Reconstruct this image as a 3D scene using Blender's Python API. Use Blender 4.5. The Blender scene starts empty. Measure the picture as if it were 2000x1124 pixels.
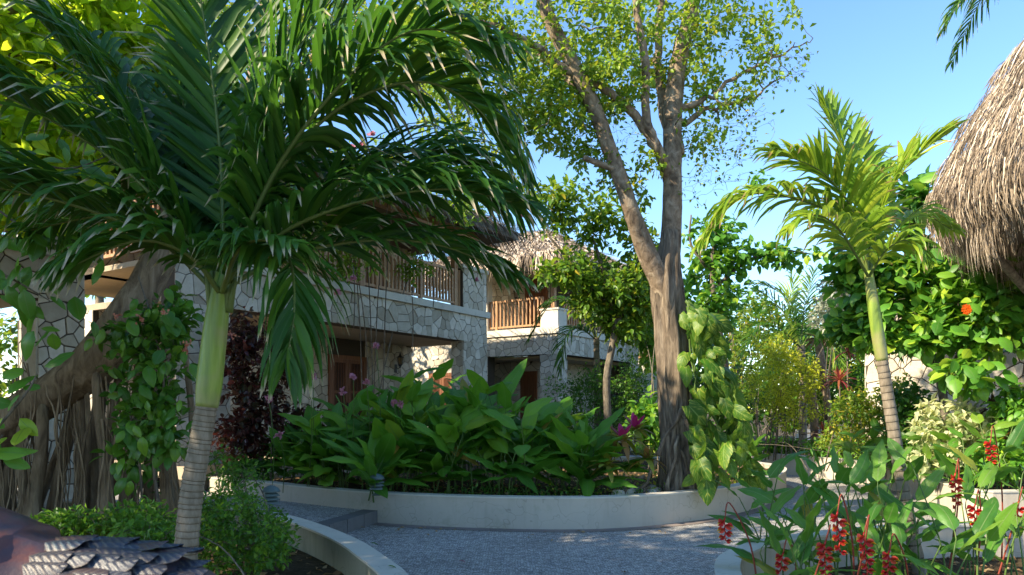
import bpy, math, random
import numpy as np
from mathutils import Vector, Matrix
random.seed(7); rng = np.random.default_rng(7)
scene = bpy.context.scene
COL = scene.collection
rad = math.radians

# ------------------------------------------------------------------ camera, sky, sun, exposure
F = 1400.0; CH = 1.6; HY = 800.0          # focal length in photo pixels, eye height, horizon row
cam_d = bpy.data.cameras.new('camera'); cam = bpy.data.objects.new('camera', cam_d); COL.objects.link(cam)
cam.location = (0, 0, CH); cam.rotation_euler = (rad(90), 0, 0)
cam_d.sensor_width = 36; cam_d.lens = 36*F/2000; cam_d.shift_y = (HY-562)/2000
cam_d.clip_start = 0.05; cam_d.clip_end = 2000
cam_d.dof.use_dof = True; cam_d.dof.focus_distance = 13; cam_d.dof.aperture_fstop = 7.0
scene.camera = cam
SUN = Vector((-0.90, -0.42, 0.68)).normalized()      # towards the sun
world = bpy.data.worlds.new('World'); scene.world = world; world.use_nodes = True
wn = world.node_tree; wn.nodes.clear()
sky = wn.nodes.new('ShaderNodeTexSky'); sky.sky_type = 'NISHITA'; sky.sun_disc = False
sky.sun_elevation = math.asin(SUN.z); sky.sun_rotation = math.atan2(SUN.x, SUN.y)
sky.air_density = 1.0; sky.dust_density = 0.1; sky.ozone_density = 3.0; sky.altitude = 0
bg = wn.nodes.new('ShaderNodeBackground'); bg.inputs['Strength'].default_value = 0.145
wo = wn.nodes.new('ShaderNodeOutputWorld')
hs = wn.nodes.new('ShaderNodeHueSaturation'); hs.inputs['Saturation'].default_value = 1.10
wn.links.new(sky.outputs[0], hs.inputs['Color']); wn.links.new(hs.outputs[0], bg.inputs[0]); wn.links.new(bg.outputs[0], wo.inputs[0])
sl = bpy.data.lights.new('sun', 'SUN'); sl.energy = 4.8; sl.angle = rad(0.6); sl.color = (1.0, 0.85, 0.62)
so = bpy.data.objects.new('sun', sl); COL.objects.link(so)
so.rotation_euler = SUN.to_track_quat('Z', 'Y').to_euler()
scene.view_settings.view_transform = 'Standard'; scene.view_settings.look = 'None'
scene.view_settings.gamma = 1; scene.view_settings.use_curve_mapping = False
scene.view_settings.exposure = 1.35
scene.cycles.max_bounces = 8; scene.cycles.diffuse_bounces = 4; scene.cycles.transparent_max_bounces = 8

def P(px, py, Y): return np.array(((px-1000)/F*Y, Y, CH+(HY-py)/F*Y))
def G(px, py, z=0.0):
    Y = (CH-z)*F/(py-HY); return np.array(((px-1000)/F*Y, Y, z))
def nrm(v):
    v = np.asarray(v, float); return v/(np.linalg.norm(v, axis=-1, keepdims=True)+1e-9)

# ------------------------------------------------------------------ objects
def tag(o, label=None, cat=None, group=None, kind=None):
    if label: o['label'] = label
    if cat: o['category'] = cat
    if group: o['group'] = group
    if kind: o['kind'] = kind
    return o
def thing(name, label, cat, loc=(0, 0, 0), group=None, M=None):
    o = bpy.data.objects.new(name, None); COL.objects.link(o); o.empty_display_size = 0.1
    if M is not None: o.matrix_world = M
    else: o.location = [float(c) for c in loc]
    return tag(o, label, cat, group)
def base_of(o):
    while o.parent: o = o.parent
    return o
def link(name, me, parent=None, M=None, inv=True):
    """parts are modelled in world space; the parent inverse keeps them in place"""
    o = bpy.data.objects.new(name, me); COL.objects.link(o)
    if parent is not None:
        o.parent = parent
        if inv:
            o.matrix_parent_inverse = world_mat(parent).inverted()
    if M is not None: o.matrix_basis = M
    return o
def world_mat(o):
    m = o.matrix_basis.copy() if not isinstance(o.matrix_basis, type(None)) else Matrix()
    if o.type == 'EMPTY' and o.parent is None: m = Matrix.LocRotScale(o.location, o.rotation_euler, o.scale)
    if o.parent: return world_mat(o.parent) @ o.matrix_parent_inverse @ m
    return m

class MB:
    def __init__(s): s.V=[]; s.F=[]; s.S=[]; s.U=[]; s.R=[]; s.n=0; s.hasuv=False
    def add(s, V, F, UV=None, r=None):
        """V (n,3); F list of tuples or int array (m,k); UV per vertex (n,2); r scalar or (n,)"""
        V = np.asarray(V, float).reshape(-1, 3); n = len(V)
        if isinstance(F, np.ndarray):
            s.F.append((F+s.n).ravel()); s.S.append(np.full(len(F), F.shape[1]))
        else:
            s.F.append(np.array([i+s.n for f in F for i in f])); s.S.append(np.array([len(f) for f in F]))
        s.V.append(V); s.n += n
        if UV is None: UV = np.zeros((n, 2))
        else: s.hasuv = True
        s.U.append(np.asarray(UV, float))
        s.R.append(np.full(n, random.random() if r is None else r) if np.isscalar(r) or r is None else np.asarray(r, float))
    def mesh(s, name, mat, smooth=True):
        V=np.concatenate(s.V); Fl=np.concatenate(s.F).astype(np.int32); S=np.concatenate(s.S)
        me = bpy.data.meshes.new(name)
        me.vertices.add(len(V)); me.vertices.foreach_set('co', V.astype(np.float32).ravel())
        me.loops.add(len(Fl)); me.loops.foreach_set('vertex_index', Fl)
        st = np.concatenate(([0], np.cumsum(S)[:-1])).astype(np.int32)
        me.polygons.add(len(S)); me.polygons.foreach_set('loop_start', st)
        try: me.polygons.foreach_set('loop_total', S.astype(np.int32))
        except Exception: pass
        if s.hasuv:
            uv = me.uv_layers.new(name='uv'); U=np.concatenate(s.U)
            uv.data.foreach_set('uv', U[Fl].astype(np.float32).ravel())
        a = me.attributes.new('rnd', 'FLOAT', 'POINT'); a.data.foreach_set('value', np.concatenate(s.R).astype(np.float32))
        me.polygons.foreach_set('use_smooth', np.full(len(S), smooth))
        me.materials.append(mat); me.update(calc_edges=True); return me
    def build(s, name, mat, parent=None, smooth=True, kind=None):
        if not s.V: return None
        o = link(name, s.mesh(name, mat, smooth), parent)
        if kind: o['kind'] = kind
        return o
    # shapes
    def box(s, a, b, M=None, bev=0.0, r=None):
        a=np.array(a,float); b=np.array(b,float)
        V=np.array([[ (a,b)[i][0],(a,b)[j][1],(a,b)[k][2]] for i in (0,1) for j in (0,1) for k in (0,1)])
        if M is not None: V = xf(M, V)
        s.add(V, [(0,1,3,2),(4,6,7,5),(0,4,5,1),(2,3,7,6),(0,2,6,4),(1,5,7,3)], r=r)
    def beam(s, p, q, w, h, up=(0,0,1)):
        p=np.array(p,float); q=np.array(q,float); d=nrm(q-p); x=nrm(np.cross(d,up)); z=np.cross(x,d)
        V=[c+sx*x*w/2+sz*z*h/2 for c in (p,q) for sx,sz in ((-1,-1),(1,-1),(1,1),(-1,1))]
        s.add(V,[(3,2,1,0),(4,5,6,7),(0,1,5,4),(1,2,6,5),(2,3,7,6),(3,0,4,7)])
    def tube(s, pts, radii, sides=6, cap=True, mod=None, r=None):
        pts=np.asarray(pts,float); n=len(pts); radii=np.broadcast_to(radii,(n,))
        T=np.gradient(pts,axis=0); T=nrm(T)
        ref=np.array((0.31,0.77,0.13)); 
        if abs(np.dot(nrm(ref),T[0]))>.9: ref=np.array((1.,0,0))
        A=nrm(np.cross(T,ref)); B=np.cross(T,A)
        th=np.linspace(0,2*np.pi,sides+1)[:-1] if False else np.linspace(0,2*np.pi,sides+1)
        R=radii[:,None]*np.ones(sides+1)
        if mod is not None: R=R*mod(np.linspace(0,1,n)[:,None]*np.ones(sides+1), th[None,:]*np.ones((n,1)))
        V=pts[:,None,:]+R[...,None]*(A[:,None,:]*np.cos(th)[None,:,None]+B[:,None,:]*np.sin(th)[None,:,None])
        L=np.concatenate(([0],np.cumsum(np.linalg.norm(np.diff(pts,axis=0),axis=1))))
        UV=np.stack(np.broadcast_arrays(th[None,:]/(2*np.pi),L[:,None]),-1)
        k=sides+1; i=np.arange(n-1)[:,None]*k; j=np.arange(sides)[None,:]
        Fq=np.stack((i+j,i+j+1,i+j+1+k,i+j+k),-1).reshape(-1,4)
        s.add(V.reshape(-1,3),Fq,UV.reshape(-1,2),r=r)
        if cap: 
            base=s.n-n*k
            s.F.append(np.array([base+(n-1)*k+q for q in range(sides)])); s.S.append(np.array([sides]))
            s.F.append(np.array([base+q for q in range(sides-1,-1,-1)])); s.S.append(np.array([sides]))
    def ball(s, c, rad3, seg=8, ring=5, M=None):
        c=np.array(c,float); rad3=np.broadcast_to(rad3,(3,))
        ph=np.linspace(0,np.pi,ring+1); th=np.linspace(0,2*np.pi,seg+1)[:-1]
        V=np.array([[math.sin(p)*math.cos(t),math.sin(p)*math.sin(t),math.cos(p)] for p in ph for t in th])*rad3+c
        if M is not None: V=xf(M,V)
        Fq=[(i*seg+j,(i+1)*seg+j,(i+1)*seg+(j+1)%seg,i*seg+(j+1)%seg) for i in range(ring) for j in range(seg)]
        s.add(V,np.array(Fq))
    def lathe(s, prof, seg=16, c=(0,0,0), M=None):
        th=np.linspace(0,2*np.pi,seg+1)[:-1]
        V=np.array([[r*math.cos(t),r*math.sin(t),z] for r,z in prof for t in th])+np.array(c)
        if M is not None: V=xf(M,V)
        Fq=[(i*seg+j,i*seg+(j+1)%seg,(i+1)*seg+(j+1)%seg,(i+1)*seg+j) for i in range(len(prof)-1) for j in range(seg)]
        s.add(V,np.array(Fq))
def xf(M, V):
    A=np.array(M); V=np.asarray(V,float); return V@A[:3,:3].T+A[:3,3]
def spline(pts, m=8, closed=False):
    p=np.asarray(pts,float); n=len(p); out=[]
    idx=(lambda i:i%n) if closed else (lambda i:min(max(i,0),n-1))
    for i in range(n if closed else n-1):
        a,b,c,d=p[idx(i-1)],p[idx(i)],p[idx(i+1)],p[idx(i+2)]
        for k in range(m):
            t=k/m; out.append(.5*((2*b)+(-a+c)*t+(2*a-5*b+4*c-d)*t*t+(-a+3*b-3*c+d)*t**3))
    if not closed: out.append(p[-1])
    return np.array(out)

# ------------------------------------------------------------------ materials
class N:
    def __init__(s, name):
        s.m=bpy.data.materials.new(name); s.m.use_nodes=True; s.t=s.m.node_tree; s.t.nodes.clear()
        s.out=s.t.nodes.new('ShaderNodeOutputMaterial')
    def n(s, typ, **kw):
        nd=s.t.nodes.new('ShaderNode'+typ)
        for k,v in kw.items():
            if k[0]=='_': setattr(nd,k[1:],v)
            else:
                key=k.replace('__',' '); nd.inputs[int(key[1:]) if key[0]=='i' and key[1:].isdigit() else key].default_value=v
        return nd
    def l(s,a,b): s.t.links.new(a,b)
    def ramp(s, fac, stops, interp='LINEAR'):
        r=s.n('ValToRGB'); cr=r.color_ramp; cr.interpolation=interp
        while len(cr.elements)>2: cr.elements.remove(cr.elements[-1])
        for i,(p,c) in enumerate(stops):
            e=cr.elements[i] if i<2 else cr.elements.new(p)
            e.position=p; e.color=(*c,1) if len(c)==3 else c
        s.l(fac,r.inputs[0]); return r.outputs[0]
    def math(s, op, a, b=0.0, c=None):
        m=s.n('Math',_operation=op)
        for i,x in enumerate((a,b) if c is None else (a,b,c)):
            if isinstance(x,(int,float)): m.inputs[i].default_value=x
            else: s.l(x,m.inputs[i])
        return m.outputs[0]
    def mix(s, fac, a, b, mode='MIX'):
        m=s.n('Mix',_data_type='RGBA',_blend_type=mode)
        for sock,x in ((m.inputs[0],fac),(m.inputs[6],a),(m.inputs[7],b)):
            if isinstance(x,(int,float)): sock.default_value=x
            elif isinstance(x,tuple): sock.default_value=(*x,1) if len(x)==3 else x
            else: s.l(x,sock)
        return m.outputs[2]
    def co(s, which='Object'): return s.n('TexCoord').outputs[which]
    def noise(s, vec, scale, detail=4, rough=.55, dist=0):
        t=s.n('TexNoise'); t.inputs['Scale'].default_value=scale; t.inputs['Detail'].default_value=detail
        t.inputs['Roughness'].default_value=rough; t.inputs['Distortion'].default_value=dist
        if vec is not None: s.l(vec,t.inputs['Vector'])
        return t.outputs[0]
    def map(s, vec, sc=(1,1,1), rot=(0,0,0)):
        m=s.n('Mapping'); m.inputs['Scale'].default_value=sc; m.inputs['Rotation'].default_value=rot; s.l(vec,m.inputs[0]); return m.outputs[0]
    def rnd(s):
        a=s.n('Attribute',_attribute_name='rnd'); o=s.n('ObjectInfo')
        return s.math('FRACT', s.math('ADD', a.outputs['Fac'], o.outputs['Random']))
    def bump(s, h, st=.4, d=.01):
        b=s.n('Bump'); b.inputs['Strength'].default_value=st; b.inputs['Distance'].default_value=d; s.l(h,b.inputs['Height']); return b.outputs[0]
    def pr(s, col, rough=.7, bump=None, spec=.4, metal=0, **kw):
        p=s.n('BsdfPrincipled')
        for sock,x in ((p.inputs['Base Color'],col),(p.inputs['Roughness'],rough)):
            if isinstance(x,tuple): sock.default_value=(*x,1)
            elif isinstance(x,(int,float)): sock.default_value=x
            else: s.l(x,sock)
        p.inputs['Specular IOR Level'].default_value=spec; p.inputs['Metallic'].default_value=metal
        if bump is not None: s.l(bump,p.inputs['Normal'])
        return p.outputs[0]
    def done(s, sh): s.l(sh,s.out.inputs[0]); return s.m

def leaf_mat(name, stops, trans=.4, tcol=(.22,.36,.03), rough=.42, vein=(.16,.24,.07), tip=None, ribs=0, spots=.25, variegated=None, spec=.45, gain=1.75, warm=True):
    m=N(name); r=m.rnd()
    k_=gain; stops=[(p,(c[0]*k_*1.18,c[1]*k_,c[2]*k_*.55) if warm else c) for p,c in stops]
    col=m.ramp(r, stops)
    uv=m.co('UV'); sep=m.n('SeparateXYZ'); m.l(uv,sep.inputs[0]); u,v=sep.outputs[0],sep.outputs[1]
    du=m.math('ABSOLUTE', m.math('SUBTRACT',u,.5))
    nz=m.noise(m.co('Object'),9,3)
    col=m.mix(m.math('MULTIPLY',nz,spots), col, m.mix(1.0,col,(1.7,1.5,.9),'MULTIPLY'))
    if variegated:
        # cream streaks following the side veins of the blade
        cmb=m.n('CombineXYZ'); m.l(m.math('MULTIPLY',m.math('SUBTRACT',v,m.math('MULTIPLY',du,.8)),8),cmb.inputs[0]); m.l(m.math('MULTIPLY',du,1.6),cmb.inputs[1]); m.l(m.math('MULTIPLY',r,40),cmb.inputs[2])
        k=m.ramp(m.noise(cmb.outputs[0],1.0,5,.7,1.6),[(.51,(0,0,0)),(.66,(1,1,1))])
        col=m.mix(k,col,variegated)
    if vein:
        k=m.ramp(du,[(.012,(1,1,1)),(.045,(0,0,0))]); col=m.mix(m.math('MULTIPLY',k,.75),col,vein)
    if tip:
        rr=m.math('ADD',v,m.math('MULTIPLY',m.math('SUBTRACT',r,.5),.25))
        k=m.ramp(rr,[(.88,(0,0,0)),(.96,(1,1,1))]); col=m.mix(k,col,tip)
    if ribs or variegated or vein:
        of=m.n('VectorMath',_operation='ADD'); m.l(m.co('Object'),of.inputs[0]); cb=m.n('CombineXYZ'); m.l(m.math('MULTIPLY',r,37.0),cb.inputs[0]); m.l(cb.outputs[0],of.inputs[1])
        sp=m.noise(of.outputs[0],7,5,.7); col=m.mix(m.math('MULTIPLY',m.ramp(sp,[(.66,(0,0,0)),(.72,(1,1,1))]),.7),col,(.16,.11,.04))
    bmp=None
    if ribs:
        w=m.math('SINE',m.math('MULTIPLY',m.math('SUBTRACT',v,m.math('MULTIPLY',du,.5)),ribs))
        bmp=m.bump(w,.35,.004)
    sh=m.pr(col,rough,bmp,spec)
    tr=m.n('BsdfTranslucent'); tc=m.mix(.35,col,tcol); m.l(m.mix(1.0,tc,(1.5,1.5,1.2),'MULTIPLY') if not isinstance(tc,tuple) else tc,tr.inputs[0])
    mx=m.n('MixShader'); mx.inputs[0].default_value=trans; m.l(sh,mx.inputs[1]); m.l(tr.outputs[0],mx.inputs[2])
    return m.done(mx.outputs[0])
def bark_mat(name, c1, c2, c3, sc=(14,14,3), st=.8, scale=1.0):
    m=N(name); o=m.co('Object'); v=m.map(o,sc)
    n1=m.noise(v,scale,8,.65,.6); n2=m.noise(o,2.3,4)
    col=m.ramp(n1,[(.32,c1),(.52,c2),(.75,c3)]); col=m.mix(m.math('MULTIPLY',n2,.5),col,m.mix(1.0,col,(.55,.6,.5),'MULTIPLY'))
    return m.done(m.pr(col,.85,m.bump(n1,st,.03),.2))
def plain(name, c, rough=.6, var=.25, sc=6, bump=.15, spec=.3, metal=0):
    m=N(name); o=m.co('Object'); nz=m.noise(o,sc,6); col=m.mix(m.math('MULTIPLY',nz,var*2),c,tuple(x*.55 for x in c))
    col=m.mix(m.math('MULTIPLY',m.rnd(),var),col,m.mix(1.0,col,(1.35,1.25,1.1),'MULTIPLY'))
    return m.done(m.pr(col,rough,m.bump(m.noise(o,sc*9,4),bump,.01),spec,metal))

M_={}
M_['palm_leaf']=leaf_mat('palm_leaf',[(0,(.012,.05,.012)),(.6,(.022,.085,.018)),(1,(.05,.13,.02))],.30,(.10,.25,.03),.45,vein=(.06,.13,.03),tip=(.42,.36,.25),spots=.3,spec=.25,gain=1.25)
M_['palm_yellow']=leaf_mat('palm_yellow',[(0,(.05,.13,.02)),(.6,(.09,.18,.025)),(1,(.15,.22,.04))],.40,(.3,.36,.05),.38,vein=(.2,.25,.06),tip=(.30,.19,.09),spots=.4)  # yellow green leaf colour of the slim palm and some back palm fronds
M_['ginger']=leaf_mat('ginger_leaf',[(0,(.022,.085,.015)),(.5,(.04,.13,.02)),(.92,(.075,.18,.025)),(.975,(.10,.17,.03)),(1,(.13,.09,.03))],.35,(.2,.4,.03),.46,vein=(.13,.24,.05),ribs=150,tip=None,spec=.35)
M_['heli']=leaf_mat('heliconia_leaf',[(0,(.022,.085,.02)),(.5,(.04,.13,.03)),(.93,(.075,.165,.035)),(.985,(.13,.18,.04)),(1,(.17,.12,.05))],.35,(.22,.42,.04),.4,vein=(.2,.28,.1),ribs=140)
M_['small']=leaf_mat('small_leaf',[(0,(.02,.065,.012)),(.45,(.045,.12,.018)),(.85,(.09,.17,.03)),(1,(.22,.21,.04))],.45,(.35,.38,.04),.42,vein=None)
M_['crown']=leaf_mat('crown_leaf',[(0,(.025,.075,.015)),(.5,(.05,.13,.02)),(.85,(.10,.19,.03)),(1,(.24,.24,.04))],.45,(.4,.42,.05),.42,vein=None)
M_['canopy']=leaf_mat('canopy_leaf',[(0,(.05,.14,.015)),(.5,(.12,.23,.02)),(1,(.26,.32,.03))],.6,(.5,.6,.04),.42,vein=(.16,.26,.05))
M_['dark']=leaf_mat('dark_leaf',[(0,(.012,.05,.014)),(.6,(.025,.09,.018)),(1,(.05,.13,.02))],.35,(.15,.3,.03),.38,vein=(.09,.17,.05))
M_['dark3']=leaf_mat('bush_small_leaf',[(0,(.02,.07,.015)),(.6,(.04,.12,.02)),(1,(.08,.17,.025))],.4,(.2,.36,.04),.45,vein=None)
M_['dark2']=leaf_mat('climber_leaf',[(0,(.02,.08,.016)),(.6,(.035,.12,.022)),(1,(.07,.17,.03))],.38,(.2,.36,.04),.38,vein=(.10,.2,.05))
M_['cordia']=leaf_mat('cordia_leaf',[(0,(.02,.085,.022)),(.5,(.045,.15,.03)),(.88,(.08,.19,.03)),(1,(.16,.26,.04))],.38,(.25,.42,.04),.45,vein=(.12,.22,.06))
M_['bush']=leaf_mat('bush_leaf',[(0,(.09,.14,.02)),(.5,(.20,.26,.03)),(1,(.28,.34,.05))],.5,(.45,.5,.06),.45,vein=None)
M_['burg']=leaf_mat('burgundy_leaf',[(0,(.02,.012,.012)),(.5,(.055,.018,.02)),(.85,(.03,.05,.02)),(1,(.22,.05,.05))],.3,(.3,.06,.04),.35,vein=(.2,.06,.06),warm=False)
M_['white']=leaf_mat('variegated_leaf',[(0,(.12,.2,.06)),(.4,(.35,.42,.2)),(1,(.62,.62,.42))],.35,(.6,.62,.3),.5,vein=(.08,.16,.04),warm=False)
M_['silver']=leaf_mat('silver_leaf',[(0,(.16,.2,.17)),(.5,(.26,.31,.28)),(1,(.4,.42,.36))],.3,(.3,.35,.28),.6,vein=None,warm=False)
M_['cord']=leaf_mat('cordyline_leaf',[(0,(.06,.02,.03)),(.5,(.2,.03,.04)),(1,(.3,.12,.04))],.35,(.5,.12,.05),.4,vein=(.3,.08,.06),warm=False)
M_['brom']=leaf_mat('bromeliad_leaf',[(0,(.16,.2,.03)),(.5,(.3,.33,.06)),(1,(.25,.1,.05))],.4,(.5,.5,.06),.35,vein=None,warm=False)
M_['magenta']=leaf_mat('magenta_leaf',[(0,(.35,.02,.12)),(1,(.5,.03,.2))],.3,(.6,.03,.2),.4,vein=None,warm=False)
M_['pothos']=leaf_mat('pothos_leaf',[(0,(.018,.08,.015)),(.6,(.03,.12,.02)),(1,(.08,.19,.025))],.30,(.25,.40,.04),.48,vein=(.2,.3,.08),variegated=(.34,.38,.06),gain=1.0,spec=.3)
M_['dry']=leaf_mat('dry_leaf',[(0,(.16,.09,.04)),(.5,(.30,.19,.09)),(1,(.42,.32,.18))],.25,(.4,.25,.1),.7,vein=None,warm=False)
M_['red']=leaf_mat('red_petal',[(0,(.34,.014,.012)),(.6,(.48,.022,.015)),(1,(.55,.07,.025))],.2,(.6,.05,.02),.35,vein=None,tip=(.75,.42,.02),spots=.1,warm=False)
M_['yellow']=leaf_mat('yellow_petal',[(0,(.7,.4,.02)),(1,(.8,.5,.03))],.3,(.8,.5,.05),.45,vein=None,spots=.1,warm=False)
M_['pink']=leaf_mat('pink_petal',[(0,(.36,.13,.22)),(1,(.46,.24,.32))],.35,(.8,.3,.35),.5,vein=None,spots=.1,warm=False)
M_['coral']=leaf_mat('coral_petal',[(0,(.42,.13,.09)),(1,(.5,.22,.15))],.35,(.8,.3,.15),.5,vein=None,spots=.1,warm=False)
M_['orange']=leaf_mat('orange_petal',[(0,(.7,.1,.01)),(1,(.8,.16,.015))],.3,(.8,.2,.02),.5,vein=None,spots=.1,warm=False)
M_['stem']=plain('green_stem',(.09,.16,.035),.5,.4,8,.1)
M_['redstem']=plain('red_stem',(.25,.05,.03),.5,.4,8,.1)
M_['rachis']=plain('rachis_green',(.12,.17,.04),.45,.3,6,.1)
M_['bark']=bark_mat('bark_grey',(.09,.062,.042),(.27,.20,.14),(.50,.41,.31),sc=(8,8,6),st=1.0)
M_['fig']=bark_mat('bark_fig',(.045,.034,.026),(.19,.145,.105),(.40,.32,.24),sc=(13,13,2.6),st=1.0)
M_['banyan']=bark_mat('bark_banyan',(.08,.055,.035),(.23,.165,.105),(.38,.29,.2),sc=(11,11,2.2))
M_['twig']=bark_mat('bark_twig',(.06,.05,.04),(.17,.14,.11),(.3,.26,.2),sc=(20,20,6),st=.4)
def ring_mat():
    m=N('palm_trunk_rings'); uv=m.co('UV'); sep=m.n('SeparateXYZ'); m.l(uv,sep.inputs[0]); v=sep.outputs[1]
    o=m.co('Object'); nz=m.noise(m.map(o,(30,30,8)),1,6,.6); n2=m.noise(o,3,3)
    col=m.ramp(nz,[(.3,(.13,.10,.075)),(.6,(.27,.215,.165)),(.8,(.36,.30,.24))])
    col=m.mix(m.math('MULTIPLY',n2,.35),col,(.12,.14,.06))
    at=m.n('Attribute',_attribute_name='rnd').outputs['Fac']   # 1 at a leaf scar
    k=m.ramp(at,[(.6,(0,0,0)),(.95,(1,1,1))]); col=m.mix(k,col,(.05,.038,.03))
    return m.done(m.pr(col,.75,m.bump(nz,.35,.01),.25))
M_['ring']=ring_mat()
def shaft_mat():
    m=N('crownshaft'); o=m.co('Object'); nz=m.noise(m.map(o,(22,22,1.5)),1,5,.6); n2=m.noise(o,2.5,3)
    col=m.ramp(nz,[(.3,(.10,.17,.025)),(.6,(.22,.31,.04)),(.85,(.34,.38,.10))]); col=m.mix(m.ramp(n2,[(.5,(0,0,0)),(.7,(1,1,1))]),col,(.28,.24,.12))
    return m.done(m.pr(col,.42,m.bump(nz,.15,.01),.45))
M_['shaft']=shaft_mat()
def stone_mat(name='stone_cladding',c=((.40,.35,.27),(.56,.51,.42),(.70,.64,.54))):
    m=N(name); o=m.co('Object'); nz=m.noise(o,7,8,.65); n3=m.noise(o,45,4,.6); r=m.rnd()
    col=m.ramp(r,[(0,c[0]),(.45,c[1]),(1,c[2])]); col=m.mix(m.math('MULTIPLY',m.ramp(nz,[(.35,(1,1,1)),(.62,(0,0,0))]),.45),col,m.mix(1.0,col,(.62,.6,.56),'MULTIPLY'))
    pits=m.ramp(n3,[(.34,(0,0,0)),(.46,(1,1,1))])
    return m.done(m.pr(col,.88,m.bump(m.math('ADD',nz,m.math('MULTIPLY',pits,.35)),.55,.012),.2))
M_['stone']=stone_mat()
M_['mortar']=plain('mortar',(.085,.07,.055),.9,.3,20,.3)
def plaster(name,c,stain=.35):
    m=N(name); o=m.co('Object'); n1=m.noise(o,1.3,6,.6); n2=m.noise(m.map(o,(5,5,.6)),1.5,5,.6)
    col=m.mix(m.math('MULTIPLY',m.ramp(n1,[(.42,(0,0,0)),(.7,(1,1,1))]),stain),c,tuple(x*.62 for x in c))
    col=m.mix(m.math('MULTIPLY',m.ramp(n2,[(.55,(0,0,0)),(.75,(1,1,1))]),stain*.8),col,tuple(x*k for x,k in zip(c,(.5,.5,.42))))
    cv=m.n('TexVoronoi',_feature='DISTANCE_TO_EDGE'); cv.inputs['Scale'].default_value=.9; wv=m.n('VectorMath',_operation='ADD'); m.l(o,wv.inputs[0]); ns=m.n('TexNoise'); ns.inputs['Scale'].default_value=3; m.l(o,ns.inputs['Vector']); m.l(ns.outputs['Color'],wv.inputs[1]); m.l(wv.outputs[0],cv.inputs['Vector'])
    crk=m.ramp(cv.outputs['Distance'],[(.0,(1,1,1)),(.006,(0,0,0))]); col=m.mix(m.math('MULTIPLY',m.math('MULTIPLY',crk,n1),.9),col,tuple(x*.35 for x in c))
    n5=m.noise(o,2.2,8,.7); col=m.mix(m.math('MULTIPLY',m.ramp(n5,[(.56,(0,0,0)),(.68,(1,1,1))]),stain*.9),col,(c[0]*.45,c[1]*.5,c[2]*.38))
    n4=m.noise(o,18,3); col=m.mix(m.math('MULTIPLY',n4,.18),col,tuple(x*.7 for x in c))
    return m.done(m.pr(col,.8,m.bump(m.noise(o,60,5),.22,.006),.25))
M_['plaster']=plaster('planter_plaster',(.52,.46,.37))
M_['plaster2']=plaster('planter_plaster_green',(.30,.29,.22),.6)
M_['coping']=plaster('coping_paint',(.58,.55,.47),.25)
M_['render']=plaster('white_render',(.66,.61,.52),.2)
M_['soffit']=plaster('soffit_paint',(.42,.34,.24),.3)
def wood(name,a,b):
    m=N(name); o=m.co('Object'); n1=m.noise(m.map(o,(14,14,1.2)),1.2,6,.6,.8); r=m.rnd()
    col=m.ramp(n1,[(.3,a),(.7,b)]); col=m.mix(m.math('MULTIPLY',r,.4),col,m.mix(1.0,col,(.6,.6,.6),'MULTIPLY'))
    return m.done(m.pr(col,.5,m.bump(n1,.25,.006),.35))
M_['wood']=wood('balustrade_wood',(.34,.17,.075),(.52,.31,.16))
M_['doorwood']=wood('door_wood',(.13,.045,.018),(.26,.10,.04))
_g=N('dark_glass'); M_['glass']=_g.done(_g.pr((.02,.025,.03),.08,None,.6))
M_['iron']=plain('black_iron',(.02,.02,.022),.45,.2,10,.1,.5)
M_['lampgreen']=plain('weathered_lamp_paint',(.10,.155,.165),.5,.4,14,.15,.4)
def thatch_mat(name,stops):
    m=N(name); r=m.rnd(); uv=m.co('UV'); sep=m.n('SeparateXYZ'); m.l(uv,sep.inputs[0])
    col=m.ramp(r,stops); nz=m.noise(m.co('Object'),1.6,4); col=m.mix(m.math('MULTIPLY',m.ramp(nz,[(.45,(0,0,0)),(.65,(1,1,1))]),.45),col,m.mix(1.0,col,(.5,.47,.45),'MULTIPLY'))
    return m.done(m.pr(col,.8,None,.2))
M_['thatch']=thatch_mat('thatch_straw',[(0,(.12,.09,.065)),(.3,(.32,.25,.175)),(.65,(.54,.43,.31)),(1,(.80,.69,.55))])
M_['thatchgrey']=thatch_mat('thatch_grey',[(0,(.09,.075,.06)),(.4,(.22,.18,.14)),(1,(.42,.37,.30))])
def pebble_mat():
    m=N('pebble_paving'); o=m.co('Object')
    warp=m.noise(o,6,2); 
    v=m.n('TexVoronoi',_feature='DISTANCE_TO_EDGE',_voronoi_dimensions='2D'); v.inputs['Scale'].default_value=34; v.inputs['Randomness'].default_value=.95
    mp=m.map(o,(1,1.5,1)); m.l(mp,v.inputs['Vector'])
    v2=m.n('TexVoronoi',_voronoi_dimensions='2D'); v2.inputs['Scale'].default_value=34; v2.inputs['Randomness'].default_value=.95; m.l(mp,v2.inputs['Vector'])
    r=m.n('SeparateColor'); m.l(v2.outputs['Color'],r.inputs[0])
    peb=m.ramp(r.outputs[0],[(0,(.26,.25,.24)),(.5,(.46,.45,.43)),(1,(.74,.72,.68))])
    k=m.ramp(v.outputs['Distance'],[(.02,(0,0,0)),(.14,(1,1,1))])
    col=m.mix(k,(.09,.092,.095),peb)
    big=m.noise(o,.9,5,.6); col=m.mix(m.math('MULTIPLY',m.ramp(big,[(.4,(0,0,0)),(.7,(1,1,1))]),.45),col,m.mix(1.0,col,(.55,.53,.5),'MULTIPLY'))
    return m.done(m.pr(col,.75,m.bump(k,.8,.008),.3))
M_['pebble']=pebble_mat()
M_['concrete']=plaster('path_concrete',(.25,.21,.19),.5)
M_['dstone']=plaster('step_stone',(.17,.17,.17),.5)
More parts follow.
